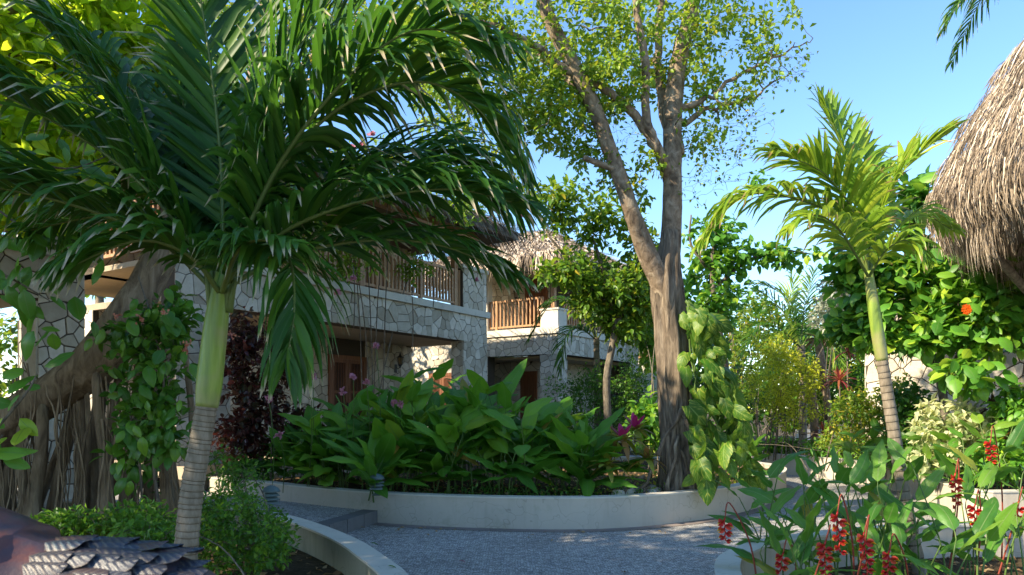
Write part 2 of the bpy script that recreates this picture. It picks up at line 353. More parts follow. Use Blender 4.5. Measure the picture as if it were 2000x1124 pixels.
def soil_mat():
    m=N('garden_soil'); o=m.co('Object'); n=m.noise(o,14,8,.7); n2=m.noise(o,1.5,4)
    col=m.ramp(n,[(.3,(.035,.022,.014)),(.55,(.10,.065,.04)),(.8,(.22,.15,.09))]); col=m.mix(m.math('MULTIPLY',n2,.6),col,(.04,.05,.02))
    return m.done(m.pr(col,.95,m.bump(n,1.0,.04),.1))
M_['soil']=soil_mat()
def bronze_mat():
    m=N('painted_patina'); o=m.co('Object'); n=m.noise(o,5.5,5,.6,.4); n2=m.noise(o,11,6,.65)
    col=m.ramp(n,[(.36,(.028,.028,.04)),(.48,(.055,.033,.038)),(.56,(.10,.034,.026)),(.68,(.06,.04,.028))])
    col=m.mix(m.ramp(n2,[(.55,(0,0,0)),(.72,(.6,.6,.6))]),col,(.11,.07,.075))
    return m.done(m.pr(col,.45,m.bump(n2,.4,.01),.5))
M_['bronze']=bronze_mat()
def feather_mat():
    m=N('painted_feather'); uv=m.co('UV'); sep=m.n('SeparateXYZ'); m.l(uv,sep.inputs[0]); u,v=sep.outputs[0],sep.outputs[1]
    du=m.math('ABSOLUTE',m.math('SUBTRACT',u,.5)); r=m.rnd()
    o=m.co('Object'); nz=m.noise(o,30,3)
    w=m.math('SINE',m.math('ADD',m.math('MULTIPLY',m.math('SUBTRACT',v,m.math('MULTIPLY',du,.6)),34),m.math('MULTIPLY',nz,3)))
    k=m.ramp(w,[(.45,(0,0,0)),(.75,(1,1,1))])
    dark=m.ramp(r,[(0,(.018,.025,.045)),(.6,(.03,.03,.04)),(1,(.06,.03,.025))]); lite=m.ramp(r,[(0,(.10,.15,.17)),(.5,(.13,.10,.075)),(1,(.07,.055,.04))])
    k2=m.math('MULTIPLY',k,m.math('ADD',m.math('MULTIPLY',m.noise(o,14,2),1.2),.1))
    col=m.mix(k2,dark,lite)
    e=m.ramp(du,[(.40,(0,0,0)),(.47,(1,1,1))]); col=m.mix(m.math('MULTIPLY',e,.6),col,(.11,.08,.055))
    s=m.ramp(du,[(.015,(1,1,1)),(.05,(0,0,0))]); col=m.mix(s,col,(.02,.02,.03))
    return m.done(m.pr(col,.4,m.bump(w,.3,.003),.5))
M_['feather']=feather_mat()
M_['teal']=plain('teal_tabletop',(.18,.42,.42),.4,.1)
M_['whitepaint']=plain('white_paint',(.75,.74,.70),.5,.1)

# ------------------------------------------------------------------ foliage tools
def leaf_tpl(shape='oval', seg=3, bend=.25, fold=.18, wave=0, petiole=0, lobes=0, seed=0):
    """blade along +y (0..1), half-width .5 at its widest, z up. returns V,F,UV"""
    rr=random.Random(seed)
    t=np.linspace(0,1,seg+1)
    if shape=='oval': w=np.sin(np.pi*np.clip(t,0,1)**.85)**.75
    elif shape=='lance': w=np.sin(np.pi*t**.8)**.9
    elif shape=='banana': w=np.minimum(1,(t/.16)**.75)*np.minimum(1,((1-t)/.42+1e-6)**.7)
    elif shape=='heart': w=np.where(t<.28,.62+.38*np.sin(np.pi*t/.56),np.cos((t-.28)/.72*np.pi/2)**.8)
    elif shape=='scale': w=np.minimum(1,(t/.2+.15)**.6)*np.sqrt(np.clip(1-((t-.55)/.45).clip(0)**2,0,1))
    elif shape=='strap': w=np.minimum(1,(1-t+1e-6)/.35)**.7*(.55+.45*np.minimum(1,t/.3))
    else: w=np.sin(np.pi*t)
    w=w*.5; w[-1]=0.0
    if shape!='heart' and shape!='strap': w[0]=.02
    cross=[-1,0,1] if seg<6 else [-1,-.5,0,.5,1]
    V=[];UV=[]
    for i,tt in enumerate(t):
        for c in cross:
            zz=-bend*tt**2 + fold*abs(c)*w[i] - (.25*abs(c)**2*w[i] if len(cross)>3 else 0) + wave*w[i]*abs(c)*math.sin(tt*14+c*2+seed)
            yy=tt*(1-.18*bend*tt)
            if shape=='heart' and i==0: yy-=.16*abs(c)
            V.append((c*w[i],yy,zz)); UV.append((.5+.5*c*(1 if w[i]>.02 else .2),tt))
    k=len(cross); Fc=[]
    for i in range(seg):
        for j in range(k-1):
            a=i*k+j
            if i==seg-1 and w[-1]==0: Fc.append((a,a+1,a+k+1,a+k))
            else: Fc.append((a,a+1,a+k+1,a+k))
    return np.array(V),np.array(Fc),np.array(UV)
TPL={'small':leaf_tpl('oval',2,.2,.25),'oval':leaf_tpl('oval',4,.3,.2),'lance':leaf_tpl('lance',4,.35,.25),'fine':leaf_tpl('lance',2,.2,.2)}
def scatter(mb, tpl, pos, d, up, L, W, r=None):
    """batch many leaves into one mesh"""
    V,Fq,UV=tpl; n=len(pos)
    if n==0: return
    d=nrm(d); x=nrm(np.cross(d,up)); z=np.cross(x,d)
    L=np.broadcast_to(L,(n,)); W=np.broadcast_to(W,(n,))
    VV=pos[:,None,:]+V[None,:,0,None]*W[:,None,None]*x[:,None,:]+V[None,:,1,None]*L[:,None,None]*d[:,None,:]+V[None,:,2,None]*L[:,None,None]*z[:,None,:]
    FF=(Fq[None]+(np.arange(n)*len(V))[:,None,None]).reshape(-1,Fq.shape[1])
    if r is None: r=rng.random(n)
    mb.add(VV.reshape(-1,3),FF,np.tile(UV,(n,1)),r=np.repeat(r,len(V)))
def leaf_obj(name, me, parent, pos, d, up, L, W):
    d=nrm(d); x=nrm(np.cross(d,up)); z=np.cross(x,d)
    M=Matrix(((x[0]*W,d[0]*L,z[0]*L,pos[0]),(x[1]*W,d[1]*L,z[1]*L,pos[1]),(x[2]*W,d[2]*L,z[2]*L,pos[2]),(0,0,0,1)))
    o=link(name,me,parent); o.matrix_basis=M; return o
_mc={}
def leaf_mesh(shape,seg,bend,fold,wave,mat,seed):
    key=(shape,seg,bend,fold,wave,mat.name,seed)
    if key not in _mc:
        mb=MB(); V,Fq,UV=leaf_tpl(shape,seg,bend,fold,wave,seed=seed); mb.add(V,Fq,UV,r=random.random()); _mc[key]=mb.mesh(shape+'_leaf',mat)
    return _mc[key]

def blob(px,py,Y,rx,ry,n,rY=None,shell=.0):
    """n random points in an ellipsoid given by its place and half-sizes in the photo"""
    c=P(px,py,Y); sx=rx/F*Y; sz=ry/F*Y; sy=rY if rY is not None else .5*(sx+sz)
    v=nrm(rng.normal(size=(n,3)))*(rng.random((n,1))**(1/3)*(1-shell)+shell)
    return c+v*np.array((sx,sy,sz))
def wblob(c,r,n,shell=0):
    v=nrm(rng.normal(size=(n,3)))*(rng.random((n,1))**(1/3)*(1-shell)+shell)
    return np.array(c)+v*np.array(r)
def grow(trunk_mb, limbs, targets, twig_r=.012, nleaf=12, tpl='small', L=.09, W=.05, leaf_mb=None, spread=.22, sag=.0, leafdir=.5, up_bias=.9, sides=4, maxlen=None, bend=.12, upnodes=.4):
    """limbs: list of (points,radii). Twigs join every target to the nearest wood; leaves sit round the twig ends."""
    nodes=[];nr=[]
    for p,r in limbs:
        p=np.asarray(p,float); r=np.broadcast_to(r,(len(p),))
        seg=np.linalg.norm(np.diff(p,axis=0),axis=1)
        for i in range(len(p)-1):
            m=max(1,int(seg[i]/.15))
            for k in range(m):
                nodes.append(p[i]+(p[i+1]-p[i])*k/m); nr.append(r[i]+(r[i+1]-r[i])*k/m)
        nodes.append(p[-1]); nr.append(r[-1])
    NB=np.zeros((len(nodes)+4*len(targets),3)); NR=np.zeros(len(NB)); cnt=len(nodes); NB[:cnt]=nodes; NR[:cnt]=nr
    d0=np.array([np.min(np.linalg.norm(NB[:cnt]-t,axis=1)) for t in targets]); order=np.argsort(d0)
    ends=[];dirs=[]
    for ti in order:
        t=targets[ti]; dv=NB[:cnt]-t; dist=np.linalg.norm(dv,axis=1)+upnodes*np.maximum(0,dv[:,2])
        j=int(np.argmin(dist)); a=NB[j]; L0=np.linalg.norm(t-a)
        if maxlen and L0>maxlen: continue
        side=nrm(rng.normal(size=3))*L0*bend; side[2]=abs(side[2])*.5
        r0=min(NR[j]*.75,twig_r*(.5+L0)); r1=max(.0022,r0*.4)
        ts=np.array((0,.3,.6,1.)); pts=a+(t-a)*ts[:,None]+side*np.array((0,.9,1,0))[:,None]; pts[:,2]-=sag*ts*(1-ts)
        rr=r0+(r1-r0)*ts
        trunk_mb.tube(pts,rr,sides,cap=False)
        for k in (1,2,3): NB[cnt]=pts[k]; NR[cnt]=rr[k]; cnt+=1
        ends.append(t); dirs.append(nrm(t-pts[1]))
    if leaf_mb is None or not ends: return
    E=np.array(ends); D=np.array(dirs); n=len(E)*nleaf
    E=np.repeat(E,nleaf,0); D=np.repeat(D,nleaf,0)
    back=rng.random((n,1))*spread
    rnd=nrm(rng.normal(size=(n,3)))
    pos=E-D*back+rnd*spread*.28
    dr=nrm(D*leafdir+rnd+np.array((0,0,-.15)))
    up=nrm(np.array((0,0,up_bias))+rng.normal(size=(n,3))*.45)
    s=.65+.6*rng.random(n)
    # colour varies by spray as well as by leaf
    spray=np.repeat(rng.random(len(ends)),nleaf); r=np.clip(.6*spray+.4*rng.random(n),0,1)
    scatter(leaf_mb,TPL[tpl] if isinstance(tpl,str) else tpl,pos,dr,up,L*s,W*s,r)
def jitter(pts, amt):
    pts=np.array(pts,float); j=rng.normal(size=pts.shape)*amt; j[0]=0; return pts+j

def frond(parent, ctrl, n=34, Lmax=.5, W=.04, droop=.9, vee=.25, mat='palm_leaf', indiv=True, r0=.014, t0=.14, drytips=True, K=6, seed=None, label=None, endf=.45):
    """a feather palm leaf: rachis through the control points, leaflets on both sides"""
    c=spline(np.array(ctrl),14); seg=np.linalg.norm(np.diff(c,axis=0),axis=1); cum=np.concatenate(([0],np.cumsum(seg)))/seg.sum()
    mb=MB(); mb.tube(c,r0*(1-.85*cum)+.0015,5); fo=mb.build('frond',M_['rachis'],parent)
    t=np.linspace(t0,1,n); t=np.repeat(t,2)+rng.normal(size=2*n)*.006; t=np.clip(t,0,1); side=np.tile((-1.,1.),n)
    B=np.stack([np.interp(t,cum,c[:,k]) for k in range(3)],-1)
    T=nrm(np.stack([np.interp(np.minimum(t+.03,1),cum,c[:,k])-np.interp(np.minimum(t+.03,1)-.06,cum,c[:,k]) for k in range(3)],-1))
    chord=nrm(c[-1]-c[0]); upv=np.array((0,0,1.)); 
    Sx=np.cross(T,upv)
    ref=nrm(np.cross(chord,upv)) if abs(chord[2])<.97 else np.array((1.,0,0))
    flip=np.sign((Sx@ref)); flip[flip==0]=1
    Sx=nrm(Sx*flip[:,None]+.35*ref); Nn=nrm(np.cross(Sx,T)); Nn*=np.where(Nn[:,2:3]<-.2,-1,1)
    tt=(t-t0)/(1-t0); prof=(.55+.45*np.minimum(1,tt/.2))*(1-(1-endf)*np.clip((tt-.45)/.55,0,1)**1.5)
    L=Lmax*prof*(.9+.2*rng.random(2*n)); ang=np.radians(38+30*tt+rng.normal(size=2*n)*5)
    d=nrm(Sx*side[:,None]*np.cos(ang)[:,None]+T*np.sin(ang)[:,None]+Nn*(vee+rng.normal(size=2*n)*.12)[:,None])
    s=np.linspace(0,1,K); pts=np.zeros((2*n,K,3)); pts[:,0]=B; dd=d.copy(); kink=rng.random(2*n); dirs=[d]
    dl=droop*(.75+.5*rng.random(2*n))
    for k in range(1,K):
        g=dl*(s[k])*.9/K*2.2
        if k>=K-2: g=g+(kink>.6)*.35
        dd=nrm(dd+np.array((0,0,-1.))*g[:,None]); pts[:,k]=pts[:,k-1]+dd*(L/(K-1))[:,None]; dirs.append(dd)
    dirs=np.stack(dirs,1)
    wd=T[:,None,:]-np.sum(T[:,None,:]*dirs,-1,keepdims=True)*dirs; wd=nrm(wd+.15*rng.normal(size=(2*n,1,3)))
    up=np.cross(wd,dirs); up*=np.where(up[...,2:3]<0,-1,1)
    wp=np.interp(s,[0,.12,.42,.78,1],[.35,.8,1,.5,.04])*W
    wl=wp[None,:]*(.85+.3*rng.random((2*n,1)))
    Lf=pts-wd*wl[...,None]*.5+up*wl[...,None]*.16; Rt=pts+wd*wl[...,None]*.5+up*wl[...,None]*.16
    V=np.stack((Lf,pts,Rt),2)                         # (2n,K,3,3)
    UV=np.stack(np.broadcast_arrays(np.array((0,.5,1.))[None,:],s[:,None]),-1).reshape(-1,2)
    i=np.arange(K-1)[:,None]*3; j=np.arange(2)[None,:]; Fq=np.stack((i+j,i+j+1,i+j+4,i+j+3),-1).reshape(-1,4)
    r=rng.random(2*n)
    rest=MB()
    for q in range(2*n):
        if indiv:
            m=MB(); m.add(V[q].reshape(-1,3),Fq,UV,r=r[q]); m.build('leaflet',M_[mat],fo)
        else: rest.add(V[q].reshape(-1,3),Fq,UV,r=r[q])
    if not indiv: rest.build('leaflets',M_[mat],fo,kind='stuff')
    return fo
def palm_trunk(parent, pts, r0, r1, nring, shaft_from=None):
    c=spline(pts,24); seg=np.linalg.norm(np.diff(c,axis=0),axis=1); cum=np.concatenate(([0],np.cumsum(seg)))/seg.sum(); Lt=seg.sum()
    per=5; n=nring*per+1
    # rings crowd together towards the top
    tr=np.sort(np.clip((np.arange(nring+1)/nring)**.72+rng.normal(size=nring+1)*.004,0,1)); tr[0]=0; tr[-1]=1
    ts=[];scar=[];rf=[]
    for i in range(nring):
        for k,(f,q,g) in enumerate(((0,1,1.0),(.12,.0,1.05),(.5,0,.99),(.88,.0,.97),(.97,.85,.965))):
            ts.append(tr[i]+(tr[i+1]-tr[i])*f); scar.append(q); rf.append(g)
    ts.append(1.);scar.append(0);rf.append(1.)
    ts=np.array(ts); pp=np.stack([np.interp(ts,cum,c[:,k]) for k in range(3)],-1); rr=(r0+(r1-r0)*ts)*np.array(rf)
    mb=MB(); mb.tube(pp,rr,18,r=np.repeat(np.array(scar),19)); mb.build('trunk',M_['ring'],parent)

# ------------------------------------------------------------------ stone cladding and walls
def frame(o,x):
    """local frame: origin, x axis along the face, z up; y is the outward normal"""
    x=nrm(np.array((x[0],x[1],0.))); y=np.cross((0,0,1.),x); M=Matrix(((x[0],y[0],0,o[0]),(x[1],y[1],0,o[1]),(0,0,1,o[2]),(0,0,0,1))); return M
def cells(w,h,c,gap,seed=0):
    rr=random.Random(seed); nx=max(1,round(w/c)); ny=max(1,round(h/(c*.92))); S=[]
    for j in range(-1,ny+1):
        for i in range(-1,nx+1):
            S.append(((i+.5+(.25 if j%2 else -.25)+rr.uniform(-.36,.36))*w/nx,(j+.5+rr.uniform(-.36,.36))*h/ny))
    S=[q for q in S if rr.random()>.22]; A=np.array(S); out=[]
    for i,(sx,sy) in enumerate(S):
        d=np.hypot(A[:,0]-sx,A[:,1]-sy); nb=np.argsort(d)[1:15]
        poly=[(0,0),(w,0),(w,h),(0,h)]
        if not(-c<sx<w+c and -c<sy<h+c): continue
        for k in nb:
            nx_,ny_=A[k,0]-sx,A[k,1]-sy; l=math.hypot(nx_,ny_); nx_/=l; ny_/=l; lim=l/2-gap/2
            new=[]
            for a,b in zip(poly,poly[1:]+poly[:1]):
                da=(a[0]-sx)*nx_+(a[1]-sy)*ny_-lim; db=(b[0]-sx)*nx_+(b[1]-sy)*ny_-lim
                if da<=0: new.append(a)
                if da*db<0: f=da/(da-db); new.append((a[0]+(b[0]-a[0])*f,a[1]+(b[1]-a[1])*f))
            poly=new
            if len(poly)<3: break
        if len(poly)<3: continue
        ar=abs(sum(a[0]*b[1]-b[0]*a[1] for a,b in zip(poly,poly[1:]+poly[:1])))/2
        if ar>c*c*.06: out.append(poly)
    return out
class Clad:
    """collects stones of one thing; the first 290 are parts of their own"""
    def __init__(s,parent,cap=290): s.p=parent; s.k=0; s.cap=cap; s.rest=MB()
    def face(s,M,w,h,c=.27,gap=.016,th=.018,seed=0,single=True,mat=None):
        for poly in cells(w,h,c,gap,seed):
            cx=sum(p[0] for p in poly)/len(poly); cz=sum(p[1] for p in poly)/len(poly); n=len(poly); dz=random.uniform(.5,1.6)*th
            inner=[(cx+(a-cx)*.94,cz+(b-cz)*.94) for a,b in poly]
            V=[(a,0.001,b) for a,b in poly]+[(a,dz*.7,b) for a,b in poly]+[(a,dz,b) for a,b in inner]
            Fc=[(i,(i+1)%n,n+(i+1)%n,n+i) for i in range(n)]+[(n+i,n+(i+1)%n,2*n+(i+1)%n,2*n+i) for i in range(n)]+[tuple(range(2*n,3*n))]
            Fc=[tuple(reversed(f)) for f in Fc]
            V=xf(M,V)
            if single and s.k<s.cap:
                m=MB(); m.add(V,Fc,r=random.random()); m.build('stone',mat or M_['stone'],s.p,smooth=False); s.k+=1
            else: s.rest.add(V,Fc,r=random.random())
    def done(s,mat=None):
        if s.rest.V: s.rest.build('stones',mat or M_['stone'],s.p,smooth=False,kind='stuff')
def FM(M,x0,z0,y=0,turn=None,x=0):
    """face matrix inside a frame M. turn None: the y=+ face; 'R': face looking along -x; 'L': face looking along +x"""
    if turn is None: return M@Matrix.Translation((x0,y,z0))
    if turn=='R': return M@Matrix.Translation((x,x0,z0))@Matrix.Rotation(rad(90),4,'Z')
    if turn=='L': return M@Matrix.Translation((x,x0,z0))@Matrix.Rotation(rad(-90),4,'Z')

def sweep_wall(name,label,pts,w,z0,z1,closed,inner=+1,m=6,mat='plaster',capover=.012):
    """garden wall following a smooth plan curve"""
    c=spline(pts,m,closed); T=np.roll(c,-1,0)-np.roll(c,1,0)
    if not closed: T[0]=c[1]-c[0]; T[-1]=c[-1]-c[-2]
    T=nrm(T); Nn=np.stack((-T[:,1],T[:,0]),-1)*inner; ci=c+Nn*w; n=len(c)
    root=thing(name,label,'wall',(c[:,0].mean(),c[:,1].mean(),0))
    def ring(a,b,za,zb,nm,mt):
        V=np.concatenate([np.c_[q,np.full(n,z)] for q,z in ((a,za),(a,zb),(b,zb),(b,za))]); Fq=[]
        for i in range(n if closed else n-1):
            j=(i+1)%n
            for k in range(4): Fq.append((k*n+i,k*n+j,((k+1)%4)*n+j,((k+1)%4)*n+i))
        mb=MB(); mb.add(V,np.array(Fq),r=0.)
        if not closed: mb.add(V[[0,n,2*n,3*n]],[(0,1,2,3)],r=0.); mb.add(V[[n-1,2*n-1,3*n-1,4*n-1]],[(3,2,1,0)],r=0.)
        mb.build(nm,M_[mt],root,smooth=False)
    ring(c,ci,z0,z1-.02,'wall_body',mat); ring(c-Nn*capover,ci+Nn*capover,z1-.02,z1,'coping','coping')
    return c,ci
def sheet(name,poly,z,mat,label=None,bump=0):
    mb=MB(); p=[(float(a[0]),float(a[1])) for a in poly]
    from mathutils.geometry import tessellate_polygon
    tri=tessellate_polygon([[Vector((a,b,0)) for a,b in p]])
    ar=sum(a[0]*b[1]-b[0]*a[1] for a,b in zip(p,p[1:]+p[:1]))
    Fc=[]
    for t in tri:
        a,b,c=[np.array(p[i]) for i in t]
        Fc.append(tuple(t) if np.cross(b-a,c-a)>0 else tuple(reversed(t)))
    mb.add([(a,b,z) for a,b in p],Fc,r=0.); o=mb.build(name,M_[mat],None,smooth=False); o['kind']='structure'
    if label: o['label']=label
    return o

# ================================================================== SETTING
sheet('ground',[(-400,-300),(400,-300),(400,700),(-400,700)],-.006,'soil')
C_PL=[G(480,938,.43)[:2],G(600,951,.43)[:2],G(735,962,.43)[:2],G(900,969,.43)[:2],G(1100,972,.43)[:2],G(1250,968,.43)[:2],G(1400,955,.43)[:2],G(1480,941,.43)[:2],G(1525,926,.43)[:2],(5.55,14.6),(5.5,16.0),(4.4,17.4),(1.8,17.9),(-.6,17.6),(-2.6,15.4),(-4.2,13.6),(-5.1,12.7),(-5.2,12.35)]
sheet('path',[(-2.6,-3),(9,-3),(9,9),(9.2,12),(9,25),(4,25),(3,20),(-9,15),(-9,6.5),(-3,6)],0.0,'pebble')
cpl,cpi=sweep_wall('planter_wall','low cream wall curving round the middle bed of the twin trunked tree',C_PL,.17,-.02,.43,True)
# a smooth concrete band along the foot of the wall
T=nrm(np.roll(cpl,-1,0)-np.roll(cpl,1,0)); out=cpl-np.stack((-T[:,1],T[:,0]),-1)*.20
mb=MB(); n=len(cpl); mb.add(np.r_[np.c_[cpl,np.full(n,.006)],np.c_[out,np.full(n,.006)]],np.array([(i,n+i,n+(i+1)%n,(i+1)%n) for i in range(n)]),r=0.)
o=mb.build('path_border',M_['concrete'],None,smooth=False); o['kind']='structure'
sheet('planter_soil',cpi[:,:2],.33,'soil')
R1=[(5.6,24),(6.6,20.5),G(1488,884,.49)[:2],G(1623,895,.49)[:2],G(1723,907,.49)[:2],G(1783,918,.49)[:2],G(1813,932,.49)[:2],G(1898,957,.49)[:2],(7.3,9.75),(9,9.2),(12,9.0)]
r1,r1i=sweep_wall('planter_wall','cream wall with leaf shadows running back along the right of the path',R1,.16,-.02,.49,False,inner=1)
sheet('planter_soil',list(map(tuple,r1i))+[(14,9.3),(14,26),(6,26)],.36,'soil')
R2=[(1.35,4.3),(1.45,5.06),(1.63,5.65),(1.86,6.02),(2.3,6.5),(3.26,7.05),(4.46,7.42),(5.6,7.3),(6.6,6.4),(6.7,4.3),(5,2.7),(3,2.4),(1.7,3.2)]
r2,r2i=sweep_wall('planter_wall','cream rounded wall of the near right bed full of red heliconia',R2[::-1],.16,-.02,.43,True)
sheet('planter_soil',r2i,.10,'soil')
L1=[(-.75,2.2),(-.55,3.2),(-.55,4.2),(-.74,5.06),(-1.09,5.85),(-1.38,6.42),(-1.83,7.12),(-2.42,7.87),(-3.05,8.45),(-4.0,9.0),(-5.4,9.3),(-7.2,9.3)]
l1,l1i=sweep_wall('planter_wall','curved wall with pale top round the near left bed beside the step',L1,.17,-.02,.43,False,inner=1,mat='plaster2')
sheet('planter_soil',list(map(tuple,l1i))+[(-12,9),(-12,-2),(-1,-2)],.17,'soil')
# raised path with its step on the left
mb=MB(); poly=[(-1.93,10.12),(-2.5,8.05),(-3.2,8.6),(-5.5,9.45),(-9,9.6),(-9,13.5),(-5.3,12.6),(-3.6,11.2)]
n=len(poly); V=[(a,b,0.) for a,b in poly]+[(a,b,.17) for a,b in poly]
mb.add(V,[(n-1,*[])] if False else [tuple(range(n+n-1,n-1,-1))],r=0.)
o=mb.build('raised_path',M_['pebble'],None,smooth=False); o['kind']='structure'
mb=MB(); a=np.array((-1.90,10.16,0)); b=np.array((-2.52,7.98,0)); dn=nrm(np.cross((b-a),(0,0,1.)))
if dn[0]<0: dn=-dn
for k in range(5):
    p=a+(b-a)*(k/5+.004); q=a+(b-a)*((k+1)/5-.004); V=[]
    for z in (0,.176):
        for c in (p-dn*.22,q-dn*.22,q+dn*.02,p+dn*.02): V.append((c[0],c[1],z))
    m2=MB(); m2.add(V,[(0,1,2,3),(7,6,5,4),(0,4,5,1),(1,5,6,2),(2,6,7,3),(3,7,4,0)]); o=m2.build('step_stone',M_['dstone'],None,smooth=False); o['kind']='structure'

# ================================================================== VILLAS
def wallbox(mb,M,a,b): mb.box(a,b,M)
def balustrade(root,M,p,q,h=1.0,sp=.13,mat='wood'):
    p=np.array(p,float); q=np.array(q,float); L=np.linalg.norm(q-p); u=(q-p)/L
    for z,hh in ((h,.07),(.12,.06)):
        mb=MB(); a=xf(M,[p+(0,0,z)])[0]; b=xf(M,[q+(0,0,z)])[0]; mb.beam(a,b,.06,hh); mb.build('rail',M_[mat],root,smooth=False)
    n=int(L/sp); me=None
    for i in range(n+1):
        c=p+u*(L*i/n); w=.05 if i%12 else .09
        a=xf(M,[c+(0,0,.0 if i%12==0 else .15)])[0]; b=xf(M,[c+(0,0,h-.035 if i%12 else h+.03)])[0]
        mb=MB(); mb.beam(a,b,w,w,up=tuple(np.array(M)[:3,0])); mb.build('baluster' if i%12 else 'newel_post',M_[mat],root,smooth=False)
def door(root,M,x0,x1,y,z0,z1,panes=True):
    dr=MB(); w=.11
    for a,b in (((x0,y,z0),(x0+w,y+.07,z1)),((x1-w,y,z0),(x1,y+.07,z1)),((x0+w,y,z1-w),(x1-w,y+.07,z1))): dr.box(a,b,M)
    d=dr.build('door_frame',M_['doorwood'],root,smooth=False)
    mid=(x0+x1)/2
    for a,b in ((x0+w,mid-.005),(mid+.005,x1-w)):
        leaf=MB(); s=.09
        for p,q in (((a,y+.01,z0),(a+s,y+.05,z1-w)),((b-s,y+.01,z0),(b,y+.05,z1-w)),((a+s,y+.01,z0),(b-s,y+.05,z0+.55)),((a+s,y+.01,z1-w-s),(b-s,y+.05,z1-w)),((a+s,y+.012,(z0+z1)/2+.2),(b-s,y+.045,(z0+z1)/2+.27))): leaf.box(p,q,M)
        nb=7
        for k in range(nb):
            xx=a+s+(b-a-2*s)*(k+.5)/nb; leaf.box((xx-.008,y+.035,z0+.55),(xx+.008,y+.052,z1-w-s),M)
        lo=leaf.build('door_leaf',M_['doorwood'],root,smooth=False)
        g=MB(); g.box((a+s,y+.02,z0+.55),(b-s,y+.03,z1-w-s),M); g.build('pane',M_['glass'],lo,smooth=False)
    h=MB(); h.box((mid+.03,y+.05,z0+1.0),(mid+.05,y+.09,z0+1.16),M); h.build('handle',M_['iron'],root,smooth=False)
def lantern(root,M,x,y,z):
    """iron coach lamp on a scroll bracket"""
    m=MB(); T=M@Matrix.Translation((x,y,z))
    m.box((-.05,0,-.22),(.05,.02,.02),T); m.tube(xf(T,[(0,.01,-.05),(0,.10,-.12),(0,.18,-.06),(0,.18,.0)]),.012,6); m.tube(xf(T,[(0,.01,-.18),(0,.08,-.26),(0,.15,-.22),(0,.12,-.17)]),.009,5)
    m.lathe([(.0,.36),(.02,.34),(.03,.28),(.10,.23),(.11,.21),(.085,.205)],6,(0,.18,0),T)
    m.lathe([(.055,.02),(.07,.0),(.03,-.03),(.01,-.09),(0,-.1)],6,(0,.18,0),T)
    for k in range(6):
        t=k*math.pi/3; m.tube(xf(T,[(.055*math.cos(t),.18+.055*math.sin(t),.01),(.085*math.cos(t),.18+.085*math.sin(t),.21)]),.007,4)
    o=m.build('wall_lantern',M_['iron'],root,smooth=False)
    g=MB(); g.lathe([(.048,.015),(.076,.205)],6,(0,.18,0),T); g.build('lantern_glass',M_['lglass'],o,smooth=False)
_g=N('lantern_glass_amber'); M_['lglass']=_g.done(_g.pr((.20,.14,.07),.2,None,.6))
def thatch_roof(root,M,faces,n_m2=60,L=.6,W=.022,mat='thatchgrey',fringe=40,core='thatchgrey'):
    """faces: lists of 4 local points: eave start, eave end, ridge end, ridge start"""
    cm=MB(); st=MB()
    for f in faces:
        e0,e1,r1_,r0_=[xf(M,[p])[0] for p in f]
        cm.add([e0,e1,r1_,r0_],[(0,1,2,3)]); low=np.array((0,0,-.22)); cm.add([e0+low,e1+low,r1_+low,r0_+low],[(3,2,1,0)]); cm.add([e0,e1,e1+low,e0+low],[(0,3,2,1)])
        A=np.linalg.norm(np.cross(e1-e0,r0_-e0))*.5+np.linalg.norm(np.cross(r1_-e1,r0_-e1))*.5; n=int(A*n_m2); nf=int(np.linalg.norm(e1-e0)*fringe)
        u=rng.random(n+nf); v=rng.random(n+nf)**1.2; v[n:]=rng.random(nf)*.03
        E=e0+(e1-e0)*u[:,None]; R=r0_+(r1_-r0_)*u[:,None]; p=E+(R-E)*v[:,None]
        dn=nrm(E-R+1e-6); nn=nrm(np.cross(e1-e0,r0_-e0)); nn=nn if nn[2]>0 else -nn
        d=nrm(dn+rng.normal(size=(n+nf,3))*.14+nn*.07); d[n:]=nrm(d[n:]+np.array((0,0,-.9)))
        p=p+nn*(.01+.05*rng.random((n+nf,1)))
        k=rng.random(n+nf); cl=np.clip(.65*(.5+.5*np.sin(u*37+3*np.sin(v*9)))+.35*k,0,1)
        scatter(st,STRAND,p,d,np.broadcast_to(nn,p.shape)+rng.normal(size=p.shape)*.3,L*(.5+.8*rng.random(n+nf)),W*(.6+.8*rng.random(n+nf)),cl)
    cm.build('roof',M_[core],root,smooth=False); st.build('thatch',M_[mat],root,smooth=False,kind='stuff')
_t=np.array([0,.5,1.]); STRAND=(np.array([(-.5,0,0),(.5,0,0),(-.45,.5,.02),(.45,.5,.02),(-.1,1,-.10),(.1,1,-.10)]),np.array([(0,1,3,2),(2,3,5,4)]),np.array([(0,0),(1,0),(0,.5),(1,.5),(0,1),(1,1)]))

# ---- villa with the long shaded face
M1=frame((-.732,20.5,0),(-.53,-.85)); Lx=9.6
v1=thing('stone_villa','long shaded stone villa with wooden balcony and thatched roof, behind the big front palm','building',M=M1)
c=MB()
for a,b in (((0,-.4,0),(1.12,0,3.47)),((8.5,-.4,0),(Lx,0,3.47)),((0,-.4,3.47),(Lx,0,4.2)),((0,-.32,4.37),(1.12,-.02,5.46)),((8.9,-.32,4.37),(Lx,-.02,5.46)),
            ((.2,-2.9,0),(Lx,-2.6,3.5)),((.0,-5.6,0),(Lx,-5.3,3.5)),((Lx-.3,-5.3,0),(Lx,-2.9,3.5)),((.2,-2.9,4.2),(Lx,-2.62,6.4)),((.2,-5.6,4.2),(.45,-2.9,6.4)),((Lx-.3,-5.6,4.2),(Lx,-2.9,6.4))): c.box(a,b,M1)
c.build('wall',M_['mortar'],v1,smooth=False)
